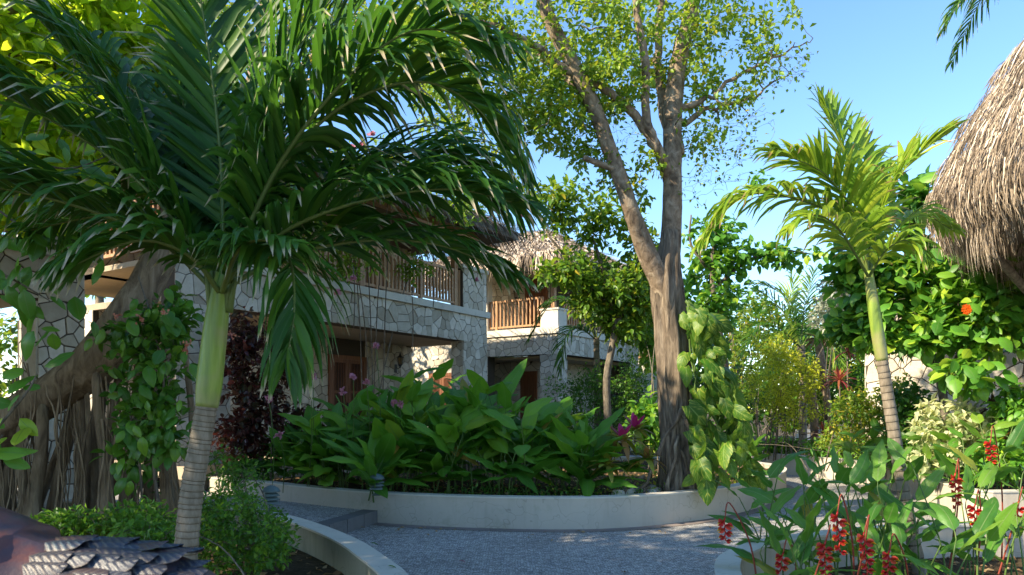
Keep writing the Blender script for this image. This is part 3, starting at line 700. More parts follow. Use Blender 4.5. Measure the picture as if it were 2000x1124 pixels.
c=MB(); c.box((-.08,-.5,4.2),(Lx+.08,.09,4.37),M1); c.box((-.06,-.36,5.46),(1.18,.04,5.56),M1); c.box((8.84,-.36,5.46),(Lx+.06,.04,5.56),M1); c.build('ledge',M_['coping'],v1,smooth=False)
c=MB(); c.box((0,-5.3,3.5),(Lx,-.4,3.62),M1); c.box((0,-5.3,4.2),(Lx,-.5,4.3),M1); c.box((0,-5.3,.4),(Lx,.3,.62),M1); c.build('floor_slab',M_['soffit'],v1,smooth=False)
cl=Clad(v1)
cl.face(FM(M1,0,3.47),Lx,.73,.235,gap=.013,seed=1); cl.face(FM(M1,0,.0),1.12,3.47,.235,gap=.013,seed=2); cl.face(FM(M1,0,4.37,-.02),1.12,1.09,.235,gap=.013,seed=3)
cl.face(FM(M1,-.4,0,turn='L',x=1.12),.4,3.47,.235,gap=.013,seed=4) if False else None
cl.face(M1@Matrix.Translation((1.12,0,0))@Matrix.Rotation(rad(-90),4,'Z'),.4,3.47,.235,gap=.013,seed=4)
cl.face(FM(M1,.2,.62,-2.6),2.0,2.88,.25,seed=5); cl.face(FM(M1,3.6,.62,-2.6),5.9,2.88,.25,seed=6); cl.face(FM(M1,8.5,0),1.1,3.47,.235,gap=.013,seed=7,single=False); cl.face(FM(M1,.2,4.3,-2.62),9.4,2.1,.3,seed=8,single=False)
cl.face(M1@Matrix.Translation((Lx,-2.6,0))@Matrix.Rotation(rad(-90),4,'Z'),2.9,3.5,.3,seed=9,single=False)
cl.done()
c=MB(); c.box((Lx+.001,-5.6,4.35),(Lx+.03,-2.6,6.4),M1); c.build('gable_wall',M_['render'],v1,smooth=False)
door(v1,M1,2.2,3.6,-2.6,.62,3.05); door(v1,M1,1.5,2.9,-2.62,4.3,6.2); door(v1,M1,5.0,6.6,-2.62,4.3,6.2)
lantern(v1,M1,.95,-2.58,2.9)
balustrade(v1,M1,(1.16,-.15,4.37),(8.86,-.15,4.37),1.0,.135); balustrade(v1,M1,(Lx-.05,-2.5,4.37),(Lx-.05,-.4,4.37),1.0,.14)
for xx in (1.3,4.9,8.6):
    c=MB(); c.box((xx-.07,-.25,4.37),(xx+.07,-.11,6.5),M1); c.build('post',M_['wood'],v1,smooth=False)
c=MB(); c.box((-.9,-.28,6.42),(Lx+.9,-.1,6.58),M1); c.build('eave_beam',M_['wood'],v1,smooth=False)
ez=6.55; thatch_roof(v1,M1,[((-.1,1,ez),(Lx+1,1,ez),(7,-2.6,7.9),(3,-2.6,7.9)),((-.1,-6.2,ez),(-.1,1,ez),(3,-2.6,7.9),(3,-2.6,7.9)),((Lx+1,1,ez),(Lx+1,-6.2,ez),(7,-2.6,7.9),(7,-2.6,7.9)),((Lx+1,-6.2,ez),(-.1,-6.2,ez),(3,-2.6,7.9),(7,-2.6,7.9))],70,.75,.03)
# ---- sunlit villa behind it
M2=frame((1.46,23,0),(-.82,.57))
v2=thing('stone_villa','further stone villa with sunlit corner balcony, just left of the twin trunked tree','building',M=M2)
c=MB()
for a,b in (((0,-.585,0),(.66,0,3.39)),((2.79,-.4,0),(11,0,3.39)),((0,-.4,3.39),(11,0,4.05)),((0,-6.06,3.39),(.4,-.4,4.05)),((0,-6.06,0),(.45,-5.33,3.39)),
            ((.4,-6.06,0),(5,-5.8,4.05)),((1.6,-5.8,0),(1.85,-1.8,3.39)),((1.6,-1.8,0),(5,-1.55,3.39)),((1.3,-1.9,4.2),(5,-1.62,6.5)),((1.3,-6.0,4.2),(1.55,-1.9,6.5))): c.box(a,b,M2)
c.build('wall',M_['mortar'],v2,smooth=False)
c=MB(); c.box((-.08,-6.14,4.05),(11.0,.08,4.27),M2); c.build('ledge',M_['render'],v2,smooth=False)
c=MB(); c.box((0.003,-.58,4.27),(.66,-.03,4.82),M2); c.build('balcony_pier',M_['render'],v2,smooth=False)
c=MB(); c.box((2.85,-.35,4.27),(3.4,-.05,6.4),M2); c.build('balcony_pier',M_['render'],v2,smooth=False)
c=MB(); c.box((-.03,-.62,4.82),(.70,0,4.88),M2); c.build('pier_cap',M_['render'],v2,smooth=False)
c=MB(); c.box((.4,-5.8,3.3),(5,-.4,3.387),M2); c.box((.0,-6,.35),(5,.0,.55),M2); c.build('floor_slab',M_['soffit'],v2,smooth=False)
cl=Clad(v2)
cl.face(FM(M2,0,3.39),11,.66,.235,gap=.013,seed=11); cl.face(FM(M2,0,0),.66,3.39,.235,gap=.013,seed=12); cl.face(FM(M2,-6.06,3.39,turn='R',x=0),6.06,.66,.235,gap=.013,seed=13)
cl.face(FM(M2,-.585,0,turn='R',x=0),.585,3.39,.235,gap=.013,seed=14); cl.face(FM(M2,-6.06,0,turn='R',x=0),.73,3.39,.235,gap=.013,seed=15); cl.face(FM(M2,2.79,0),8.2,3.39,.3,seed=16,single=False)
cl.face(FM(M2,1.6,.55,-1.55),2.2,2.75,.28,seed=17); cl.face(FM(M2,1.3,4.27,-1.62),2.6,2.2,.28,seed=18); cl.face(FM(M2,-5.8,.55,turn='R',x=1.6),4.0,2.75,.3,seed=19,single=False)
cl.done()
door(v2,M2,1.75,2.45,-1.55,.55,2.95); lantern(v2,M2,2.62,-1.53,2.75); door(v2,M2,1.35,2.3,-1.62,4.27,6.2); lantern(v2,M2,2.6,-1.6,5.6)
door(v2,M2,4.2,5.4,.02,.5,2.9); balustrade(v2,M2,(.7,-.18,4.27),(2.83,-.18,4.27),1.0,.15); balustrade(v2,M2,(.15,-5.9,4.27),(.15,-.65,4.27),1.0,.16)
for p in ((.33,-.3),(.2,-5.9),(3.1,-.2)):
    c=MB(); c.box((p[0]-.07,p[1]-.07,4.88),(p[0]+.07,p[1]+.07,6.5),M2); c.build('post',M_['wood'],v2,smooth=False)
ez=6.45; rz=8.3; thatch_roof(v2,M2,[((-.9,.9,ez),(6,.9,ez),(3.2,-3,rz),(2.4,-3,rz)),((-.9,-7,ez),(-.9,.9,ez),(2.4,-3,rz),(2.4,-3,rz)),((6,.9,ez),(6,-7,ez),(3.2,-3,rz),(3.2,-3,rz)),((6,-7,ez),(-.9,-7,ez),(2.4,-3,rz),(3.2,-3,rz))],70,.75,.035,'thatch')
# ---- villa wing at the left edge
M0=frame((-5.67,9.5,0),(-.53,-.85))
v0=thing('stone_villa','near villa wing with stone pillar at the left edge, behind the hanging root tree','building',M=M0)
c=MB()
for a,b in (((0,-.4,0),(.56,0,3.0)),((0,-.4,3.0),(6,0,3.55)),((0,-.32,3.7),(.5,-.03,4.8)),((4.4,-.4,0),(5,0,3.0)),((.3,-2.4,0),(6,-2.2,3.0)),((.3,-2.4,3.7),(6,-2.2,5.6))): c.box(a,b,M0)
c.build('wall',M_['mortar'],v0,smooth=False)
c=MB(); c.box((-.2,-.5,3.55),(6.1,.1,3.7),M0); c.build('ledge',M_['coping'],v0,smooth=False)
c=MB(); c.box((.3,-2.2,3.02),(6,-.4,3.12),M0); c.box((0,-2.2,.2),(6,.0,.35),M0); c.build('floor_slab',M_['soffit'],v0,smooth=False)
cl=Clad(v0); cl.face(FM(M0,0,0),.56,3.0,.22,seed=21); cl.face(FM(M0,.56,3.0),5.4,.55,.25,seed=22); cl.face(FM(M0,0,3.0),.56,.55,.25,seed=25); cl.face(FM(M0,0,3.7,-.03),.5,1.1,.24,seed=23)
cl.face(M0@Matrix.Translation((.56,0,0))@Matrix.Rotation(rad(-90),4,'Z'),.4,3.0,.25,seed=24); cl.face(FM(M0,.3,.35,-2.2),5.6,2.6,.3,seed=26,single=False); cl.done()
balustrade(v0,M0,(.56,-.15,3.7),(5.6,-.15,3.7),1.0,.14)
ez=5.7; thatch_roof(v0,M0,[((-1,1,ez),(7,1,ez),(5,-1.6,7.5),(1.6,-1.6,7.5)),((-1,-4.2,ez),(-1,1,ez),(1.6,-1.6,7.5),(1.6,-1.6,7.5)),((7,1,ez),(7,-4.2,ez),(5,-1.6,7.5),(5,-1.6,7.5)),((7,-4.2,ez),(-1,-4.2,ez),(1.6,-1.6,7.5),(5,-1.6,7.5))],60,.7,.03)
# ---- sliver of a third villa
M3=frame((6.4,33,0),(-.82,.57))
v3=thing('white_villa','small sunlit white villa far off, just left of the twin trunked tree','building',M=M3)
c=MB(); c.box((0,-6,0),(3,0,3.7),M3); c.box((-.1,-6,3.7),(3,.1,3.9),M3); c.box((.8,-6,3.9),(3,-1.5,6.3),M3); c.build('wall',M_['render'],v3,smooth=False)
door(v3,M3,.9,2.2,.0,.3,2.6); balustrade(v3,M3,(.05,-.1,3.9),(2.9,-.1,3.9),1.0,.17)
thatch_roof(v3,M3,[((-.8,.8,6.3),(4,.8,6.3),(2,-3,8),(1.4,-3,8)),((-.8,-6.8,6.3),(-.8,.8,6.3),(1.4,-3,8),(1.4,-3,8))],40,.8,.05)
# ---- stone house behind the flowering vine on the right
M4=frame((8.0,16.2,0),(.62,-.78))  # x towards the camera-right
M4=Matrix(((.66,-.75,0,7.7),(-.75,-.66,0,15.6),(0,0,1,0),(0,0,0,1)))
v4=thing('stone_house','low cream stone house with grey thatch under the orange flowered tree','building',M=M4)
c=MB(); c.box((0,-3,0),(9,0,3.3),M4); c.build('wall',M_['mortar'],v4,smooth=False)
c=MB(); c.box((3.55,0.0,0),(3.85,.14,3.3),M4); c.box((-.1,-3.1,3.3),(9.1,.1,3.42),M4); c.build('pilaster',M_['soffit'],v4,smooth=False)
cl=Clad(v4); cl.face(FM(M4,0,0),3.55,3.3,.30,gap=.02,seed=31); cl.face(FM(M4,3.85,0),5,3.3,.30,gap=.02,seed=32); cl.face(FM(M4,-3,0,turn='R',x=0),3,3.3,.3,seed=33,single=False); cl.done()
thatch_roof(v4,M4,[((.0,.4,3.5),(9.7,.4,3.5),(7.5,-1.5,4.7),(1.8,-1.5,4.7)),((.0,-3.4,3.5),(.0,.4,3.5),(1.8,-1.5,4.7),(1.8,-1.5,4.7))],70,.6,.03)

# ---- thatched palapa at the right edge
pc=np.array((8.25,8.3,0)); pa=thing('palapa','shaggy straw thatched palapa roof hanging in from the right edge','shelter',pc)
prof=[(2.62,3.95),(2.74,4.15),(2.77,4.45),(2.50,5.10),(1.95,6.0),(1.2,6.95),(.05,7.8)]
c=MB(); c.lathe(prof,40,pc); c.lathe([(2.60,3.96),(0.05,5.4)],32,pc); c.build('roof',M_['thatchgrey'],pa)
st=MB(); n=52000; th=rng.random(n)*2*np.pi; s=rng.random(n)**.9
pr_=np.array(prof); rr=np.interp(s,np.linspace(0,1,7),pr_[:,0]); zz=np.interp(s,np.linspace(0,1,7),pr_[:,1])
tuft=np.sin(th*23+7*np.sin(s*17))*np.sin(s*31+3*np.sin(th*11))
course=(s*9+.25*np.sin(th*5))%1.0; rr=rr+.04+.06*tuft+.11*(1-course)+.06*rng.random(n); pos=np.stack((pc[0]+rr*np.cos(th),pc[1]+rr*np.sin(th),zz),-1)
ds=np.gradient(pr_,axis=0); dr=np.interp(s,np.linspace(0,1,7),ds[:,0]); dz=np.interp(s,np.linspace(0,1,7),ds[:,1]); radial=np.stack((np.cos(th),np.sin(th),0*th),-1)
d=nrm(-(radial*dr[:,None]+np.array((0,0,1.))*dz[:,None])); d=nrm(d+radial*.10+np.array((0,0,-.35))+rng.normal(size=(n,3))*np.array((.20,.20,.14)))
scatter(st,STRAND,pos,d,radial+rng.normal(size=(n,3))*.5,.26*(.4+1.1*rng.random(n)),.011*(.5+rng.random(n)),np.clip(.42+.22*tuft+.28*(1-course)*.8+.45*(rng.random(n)-.5),0,1))
n=9000; th=rng.random(n)*2*np.pi; clump=.5+.5*np.sin(th*19+2*np.sin(th*7)); pos=np.stack((pc[0]+(2.66-.3*rng.random(n))*np.cos(th),pc[1]+(2.66-.3*rng.random(n))*np.sin(th),4.15-.2*rng.random(n)),-1)
scatter(st,STRAND,pos,nrm(np.stack((.08*np.cos(th),.08*np.sin(th),-np.ones(n)),-1)+rng.normal(size=(n,3))*.07),np.stack((np.cos(th),np.sin(th),0*th),-1),(.20+.42*rng.random(n))*(.5+.8*clump),.010,rng.random(n)*.8)
st.build('thatch',M_['thatch'],pa,smooth=False,kind='stuff')
for k,(px,py,qx,qy) in enumerate(((1900,450,1992,552),)):
    a=P(px,py,9.6); b=P(qx,qy,10.0); c=MB(); c.tube([a,(a+b)/2,b,b+(b-a)*1.5],[.05,.055,.06,.06],8); c.build('brace',M_['twig'],pa)
c=MB(); c.tube([pc,pc+np.array((0,0,5))],[.12,.1],12); c.build('post',M_['twig'],pa)

# ================================================================== TREES
def limb(pts,radii,m=5,wob=0.0):
    p=spline(np.array([P(*q) for q in pts]),m); r=np.interp(np.linspace(0,1,len(p)),np.linspace(0,1,len(radii)),radii)
    if wob: p[1:-1]+=rng.normal(size=(len(p)-2,3))*wob
    return p,r
def crown_parts(tree,lm,blobs,**kw):
    """branches and foliage of a tree from a list of target clouds"""
    wood=MB(); lv=MB(); mat=kw.pop('mat','small'); wm=kw.pop('wood','twig')
    grow(wood,lm,np.concatenate(blobs),leaf_mb=lv,**kw)
    wood.build('branches',M_[wm],tree,kind='stuff')
    if lv.V: lv.build('foliage',M_[mat],tree,kind='stuff')
# ---- the twin trunked tree in the middle bed
t=thing('twin_trunk_tree','tall grey twin trunked tree with roots wrapped round its base','tree',G(1325,965,.33))
def flute(a,th): return 1+.13*np.sin(th*5+a*7)+.07*np.sin(th*9-a*11+1)+.22*np.exp(-a*7)*np.sin(th*4+1)**2
base=limb([(1325,985,10.75),(1325,900,10.75),(1318,780,10.72),(1310,660,10.7),(1303,560,10.65),(1310,450,10.6)],[.27,.235,.225,.24,.215,.10],8)
mb=MB(); mb.tube(base[0],base[1],40,mod=flute); mb.build('trunk',M_['fig'],t)
LA=limb([(1306,640,10.68),(1296,570,10.62),(1262,490,10.5),(1235,420,10.3),(1205,330,10.2),(1160,210,10.1),(1110,110,10.0),(1070,30,9.9),(1045,-60,9.8)],[.08,.15,.14,.12,.11,.105,.10,.09,.08],6,.004)
LB=limb([(1308,600,10.68),(1308,520,10.65),(1312,440,10.65),(1313,330,10.6),(1315,220,10.7),(1325,120,10.8),(1350,20,10.9),(1365,-60,11)],[.10,.16,.145,.14,.14,.12,.10,.09],6,.004)
LC=limb([(1318,400,10.68),(1304,345,10.55),(1285,290,10.3),(1262,230,10.2),(1262,150,10.2),(1250,60,10.1),(1235,-40,10)],[.05,.085,.07,.065,.06,.05,.04],6,.006)
LD=limb([(1285,300,10.3),(1240,225,10.2),(1180,175,10.1),(1110,140,10.0),(1050,95,9.9),(960,50,9.7),(880,30,9.5)],[.06,.06,.055,.05,.045,.035,.02],6,.015)
LE=limb([(1315,215,10.7),(1380,195,10.6),(1440,150,10.5),(1520,110,10.4),(1588,75,10.3)],[.06,.035,.025,.015,.006],6,.02)
LF=limb([(1318,250,10.7),(1400,210,10.9),(1470,190,11),(1540,140,11)],[.05,.03,.02,.006],6,.03)
LG=limb([(1150,190,10.1),(1090,140,10.6),(1030,100,10.9),(960,110,11.2)],[.07,.05,.035,.015],6,.02)
LH=limb([(1215,335,10.2),(1170,320,10.1),(1140,308,10)],[.05,.045,.035],3)
LI=limb([(1262,240,10.2),(1215,250,10.0),(1150,260,9.8),(1060,240,9.6)],[.04,.03,.02,.01],6,.02)
LJ=limb([(1325,300,10.6),(1290,180,11),(1285,60,11.3),(1300,-40,11.5)],[.09,.07,.06,.05],6,.02)
LK=limb([(1148,150,10),(1152,60,9.9),(1165,-40,9.8)],[.03,.025,.02],4,.01)
for L_ in (LA,LB,LC,LD,LE,LF,LG,LH,LJ): m=MB(); m.tube(L_[0],L_[1],16 if (L_ is LA or L_ is LB) else 9,mod=(lambda a,th:1+.06*np.sin(th*4+a*9)+.05*np.sin(th*7-a*23))); m.build('limb',M_['bark'],t)
for k in range(20):
    a0=rng.random()*2*np.pi; tw=rng.normal()*1.0; zt=rng.uniform(.8,3.0); s=np.linspace(0,1,14)
    idx=np.interp(zt*(1-s)+.33*s,base[0][:,2],np.arange(len(base[0]))); cc=np.stack([np.interp(idx,np.arange(len(base[0])),base[0][:,q]) for q in range(3)],-1)
    ang=a0+tw*s+.15*np.sin(s*7+k); R=.245*np.where(s<.1,.8,1)+.10*np.maximum(0,s-.75)*4*(.3+rng.random()); pts=cc+np.stack((np.cos(ang)*R,np.sin(ang)*R,0*s),-1)
    m=MB(); m.tube(pts,np.linspace(.015,.02+.025*rng.random(),14),7); m.build('root',M_['fig'],t)
for px,py,qx,qy in ((1330,800,1282,900),(1338,820,1372,965),(1282,900,1245,975),(1325,850,1300,980),(1260,930,1200,985),(1270,950,1225,990)):
    a=P(px,py,10.42); b=P(qx,qy-8,10.38); m=MB(); m.tube(jitter(np.linspace(a,b,6),.02),[.03,.028,.025,.025,.03,.04],7); m.build('root',M_['fig'],t)
B=[blob(900,70,9.8,110,90,150,.9),blob(1060,180,10.3,110,90,120,1),blob(870,190,10.4,70,90,90,1),blob(1220,90,10.9,100,80,70,.9),blob(1420,110,10.9,100,80,20,.8),blob(1000,170,10,110,80,110),blob(950,260,10.5,90,60,60,1.2),blob(1100,250,10.2,80,70,90),blob(1130,60,10.4,100,80,110,1.2),blob(1200,170,10.3,75,60,120,.8),blob(1170,330,10.4,60,50,30),
   blob(1290,60,10.8,120,90,100,1.2),blob(1400,50,10.8,90,70,80,1.2),blob(1500,50,10.6,60,60,36,.8),blob(1430,160,10.6,90,50,34,1),blob(1250,340,10.4,50,60,30,.5),blob(1370,250,10.6,60,60,30,.6),blob(1000,-40,10.2,200,60,90,1.3),blob(1350,-50,10.9,220,60,110,1.3),blob(1330,170,11,60,60,50,.8),blob(820,10,9.6,60,60,50,.8)]
LMS=[LA,LB,LC,LD,LE,LF,LG,LI,LJ,LK]
crown_parts(t,LMS,B,twig_r=.016,nleaf=11,tpl='small',L=.095,W=.058,spread=.22,mat='crown')
# the nearly bare twigs on its right side
crown_parts(t,[LE,LF,LB],[blob(1450,250,10.7,60,70,120,.7),blob(1530,130,10.5,60,45,110,.4),blob(1420,330,10.7,60,50,90,.6),blob(1350,330,10.6,50,90,60,.5),blob(1200,250,10.2,50,60,40,.5)],twig_r=.018,nleaf=1,L=.07,W=.045,spread=.3,mat='small',bend=.22)

# ---- the variegated climber on its trunk
t=thing('climbing_vine','vine with big yellow streaked leaves climbing the twin trunked tree','vine',G(1385,960,.33))
m=MB()
for k in range(7):
    pts=[P(1345+rng.uniform(0,75),970,10.5),P(1380+rng.uniform(-20,60),860,10.45),P(1375+rng.uniform(-20,50),760,10.45),P(1355+rng.uniform(-10,40),660,10.5),P(1345,590,10.5)]
    m.tube(jitter(spline(pts,4),.015),.014,6)
m.build('vine_stem',M_['stem'],t)
vm=[leaf_mesh('heart',8,b,f,.10,M_['pothos'],s) for b,f,s in ((.35,.12,1),(.5,.16,2),(.6,.1,3))]
for k in range(150):
    py=rng.uniform(620,960); f=(py-630)/325; px=1345+rng.normal()*12+rng.uniform(0,40+110*f)*1.0; 
    if f>.55: px=min(px,1490)
    Y=10.15+rng.uniform(-.1,.5)*1-.1*f
    d=np.array((rng.normal()*.45+.25,-.45+rng.normal()*.35,-.8+rng.normal()*.2)); L=.38*(.4+.7*rng.random())
    leaf_obj('leaf',vm[k%3],t,P(px,py-20,Y),d,np.array((rng.normal()*.8-.15,-.7,.6+rng.normal()*.5)),L,L*.66)

# ---- strangling root tree on the left
t=thing('banyan_tree','thick brown tree with a slanting limb and curtain of hanging roots','tree',(-5,8,.17))
LMb=limb([(-300,1110,8.5),(-230,1030,8.3),(-140,940,8.2),(-40,880,8.1),(40,810,8.0),(120,755,8.0),(195,700,8.0),(245,630,8.0),(285,560,8.1),(325,480,8.2),(345,400,8.3),(350,310,8.4),(330,200,8.5)],[.42,.32,.27,.25,.22,.21,.24,.22,.18,.17,.15,.12,.09],6)
LMc=limb([(320,500,8.2),(370,430,8.4),(430,340,8.7),(480,240,9.0)],[.16,.13,.10,.07],6); LMd=limb([(345,400,8.3),(250,300,8.1),(150,220,7.9),(60,150,7.7)],[.13,.10,.07,.04],6)
for q in (LMb,LMc,LMd): m=MB(); m.tube(q[0],q[1],22,mod=(lambda a,th:1+.08*np.sin(th*3+a*8)+.05*np.sin(th*7-a*21))); m.build('limb',M_['banyan'],t)
def on_limb(px):
    L_=LMb[0]; q=1000+L_[:,0]/L_[:,1]*F; i=int(np.argmin(np.abs(q-px))); return L_[i]
for px,qx,r in ((-20,-30,.16),(15,5,.12),(60,48,.07),(95,80,.09),(120,60,.06),(140,95,.075),(155,140,.09),(185,170,.10),(205,215,.07),(230,190,.06),(240,262,.09),(265,300,.08),(290,240,.05),(310,345,.06),(175,150,.04),(330,320,.07),(345,372,.05)):
    a=on_limb(min(px,230)).copy(); a[0]=(px-1000)/F*8.0; a[2]=min(a[2],P(0,640,8)[2]) if px>240 else a[2]-.1
    Y=8+rng.uniform(-.25,.35); a[1]=Y; b=np.array(((qx-1000)/F*Y,Y+rng.uniform(-.1,.1),.12)); s=np.linspace(0,1,9)[:,None]; pts=a+(b-a)*s+np.array((1,.3,0))*np.sin(s*5+px)*.035
    m=MB(); m.tube(pts,r*np.array([.62,.66,.7,.72,.78,.85,.95,1.1,1.35]),14,mod=(lambda a,th:1+.14*np.sin(th*3+a*9)+.08*np.sin(th*6-a*14))); m.build('root',M_['banyan'],t)
m=MB()
for k in range(75):
    px=rng.uniform(-20,345); a=P(px,rng.uniform(700,860),7.75+rng.uniform(-.15,.5)); b=a.copy(); b[0]+=rng.normal()*.12; b[2]=.15 if rng.random()<.7 else rng.uniform(.3,1.2); s=np.linspace(0,1,7)[:,None]
    m.tube(a+(b-a)*s+np.array((1,0,0))*np.sin(s*9+k)*.025,.004+.009*rng.random(),5,cap=False)
m.build('hanging_roots',M_['banyan'],t,kind='stuff')
crown_parts(t,[LMb,LMc,LMd],[blob(330,250,8.8,170,120,130,.8),blob(180,330,8.6,140,90,90,.7),blob(500,330,9.2,130,110,55,.8),blob(90,430,8.4,90,60,30,.5)],twig_r=.02,nleaf=11,tpl='oval',L=.17,W=.09,spread=.35,mat='dark')

# ---- broad leaved canopy filling the upper left
t=thing('broadleaf_tree','tree with glowing yellow green round leaves filling the upper left corner','tree',(-7.4,6.6,.17))
def wl(pts,radii,m=6): p=spline(np.array(pts,float),m); return p,np.interp(np.linspace(0,1,len(p)),np.linspace(0,1,len(radii)),radii)
TA=wl([(-7.6,6.4,0),(-7.4,6.6,2),(-7.2,6.8,4),(-6.8,7,6)],[.2,.18,.15,.1]); TB=wl([(-7.2,6.8,4),(-6,7,5),(-4.6,7.2,5.8),(-3.2,7.4,6.2)],[.1,.08,.05,.02]); TC=wl([(-7.3,6.7,3.2),(-6,7,4),(-5,7.2,4.3)],[.08,.05,.03]); TD=wl([(-7,6.9,5),(-7,5,6.4),(-6.6,3.4,7)],[.1,.07,.04])
for q in (TA,TB,TC,TD): m=MB(); m.tube(q[0],q[1],12); m.build('trunk' if q is TA else 'limb',M_['bark'],t)
crown_parts(t,[TA,TB,TC,TD],[blob(60,90,7.6,170,120,150,.9),blob(260,60,7.8,130,90,120,.8),blob(110,260,7.2,150,90,110,.6),blob(340,110,8,60,60,35,.5),blob(20,380,6.6,90,60,45,.4),wblob((-6.5,4.8,6.2),(1.8,1.8,1.3),150),wblob((-5.4,7.2,6.9),(1.4,1.2,.8),50)],twig_r=.02,nleaf=9,tpl='oval',L=.17,W=.105,spread=.35,mat='canopy')
# ---- unseen broad trees added left of the camera to shade the front beds
t=thing('added_shade_tree','unseen large leafy tree added outside the left edge to shade the front path','tree',(-5.6,1.2,0))
SA=wl([(-5.6,1.2,0),(-5.5,1.1,2),(-5.3,1.1,3.8),(-5.2,1.2,4.8)],[.24,.2,.17,.1]); SB=wl([(-5.4,1.1,3.2),(-4.2,1.8,4.3),(-3.4,2.0,4.8)],[.12,.08,.04]); SC=wl([(-5.4,1.1,3.2),(-6.2,.4,4.3),(-6.6,0,4.8)],[.12,.08,.04]); SD=wl([(-5.4,1.1,3.4),(-5.2,2.6,4.6),(-5,4,5.2)],[.11,.08,.04])
for q in (SA,SB,SC,SD): m=MB(); m.tube(q[0],q[1],12); m.build('trunk' if q is SA else 'limb',M_['bark'],t)
crown_parts(t,[SA,SB,SC,SD],[wblob((-5.2,1.6,4.7),(2.1,2.0,1.15),400),wblob((-5.4,3.8,4.6),(1.3,1.3,1.0),170)],twig_r=.02,nleaf=10,tpl='oval',L=.2,W=.12,spread=.4,mat='canopy')
t=thing('added_shade_tree','second unseen leafy tree added beside the near villa wing to shade the path','tree',(-7.4,2.2,0))  # also added out of view, for its shade on the path
SA=wl([(-7.4,2.2,0),(-7.3,2.2,2.4),(-7.2,2.3,4.6),(-7.2,2.4,6.0)],[.22,.18,.14,.08])
m=MB(); m.tube(SA[0],SA[1],12); m.build('trunk',M_['bark'],t)
crown_parts(t,[SA],[wblob((-7.2,2.6,5.8),(2.1,2.0,1.5),340),wblob((-6.4,4.4,4.9),(1.4,1.3,.9),130)],twig_r=.03,nleaf=10,tpl='oval',L=.2,W=.12,spread=.4,mat='canopy')
# ---- pale trunked tree behind the palm tips
t=thing('slender_tree','slim pale trunked tree rising behind the top fronds of the front palm','tree',P(345,880,15.5)*np.array((1,1,0)))
SA=limb([(345,960,15.5),(370,700,15.5),(440,400,15.5),(505,90,15.5),(535,-120,15.5)],[.15,.14,.13,.12,.10],6); SB=limb([(475,240,15.5),(600,120,15.4),(700,40,15.2),(800,0,15)],[.08,.06,.04,.02])
SC=limb([(510,120,15.5),(620,0,15.6),(720,-80,15.8)],[.08,.06,.03])
for q in (SA,SB,SC): m=MB(); m.tube(q[0],q[1],14); m.build('trunk' if q is SA else 'limb',M_['bark'],t)
crown_parts(t,[SA,SB,SC],[blob(650,50,15.4,140,70,130,1),blob(780,80,15.2,90,100,110,.9),blob(470,20,15.6,90,60,50,.8),blob(880,150,15.2,60,60,30,.6)],twig_r=.018,nleaf=11,tpl='small',L=.14,W=.085,spread=.35,mat='small')
# ---- leafy tree beside the far villa
t=thing('leafy_tree','bright leafy small tree between the far villa and the twin trunked tree','tree',(2.1,15.2,.33))
SA=limb([(1190,860,15.2),(1185,740,15.2),(1200,640,15.2),(1180,540,15.2),(1160,470,15.2)],[.09,.08,.07,.05,.03]); SB=limb([(1195,650,15.2),(1240,560,15.2),(1260,470,15.3)],[.05,.04,.02]); SC=limb([(1190,600,15.2),(1120,520,15),(1070,460,14.9)],[.05,.03,.02])
for q in (SA,SB,SC): m=MB(); m.tube(q[0],q[1],10); m.build('trunk' if q is SA else 'limb',M_['twig'],t)
crown_parts(t,[SA,SB,SC],[blob(1180,570,15.2,90,70,170,.9),blob(1250,520,15.4,50,90,90,.8),blob(1130,430,15,60,50,50,.6),blob(1080,380,14.8,60,40,40,.6),blob(1230,630,15.4,60,40,70,.6),blob(1100,530,14.8,50,40,40,.5),blob(1200,420,15.3,60,60,45,.6)],twig_r=.02,nleaf=11,tpl='oval',L=.16,W=.08,spread=.4,mat='small')
# ---- round leaved sea grape like sprays right of the trunk
t=thing('leafy_tree','round leaved tree with dark sprays against the sky, behind the big leaved vine','tree',(6.2,17.5,.36))
SA=limb([(1440,880,17.5),(1420,740,17.5),(1400,620,17.5),(1390,520,17.5),(1400,450,17.5)],[.1,.09,.08,.05,.03]); SB=limb([(1400,560,17.5),(1460,510,17.3),(1530,490,17),(1600,500,16.8)],[.05,.04,.02,.008]); SC=limb([(1395,540,17.5),(1350,480,17.5),(1350,420,17.5)],[.05,.03,.02])
for q in (SA,SB,SC): m=MB(); m.tube(q[0],q[1],10); m.build('trunk' if q is SA else 'limb',M_['twig'],t)
crown_parts(t,[SA,SB,SC],[blob(1400,470,17.5,60,55,70,.6),blob(1470,500,17.3,70,22,35,.4),blob(1560,505,17,50,14,14,.3),blob(1395,570,17.6,70,60,80,.8),blob(1370,640,17.8,60,60,50,.6),blob(1490,350,17.3,12,12,4,.2)],twig_r=.02,nleaf=8,tpl='oval',L=.20,W=.13,spread=.4,mat='cordia')
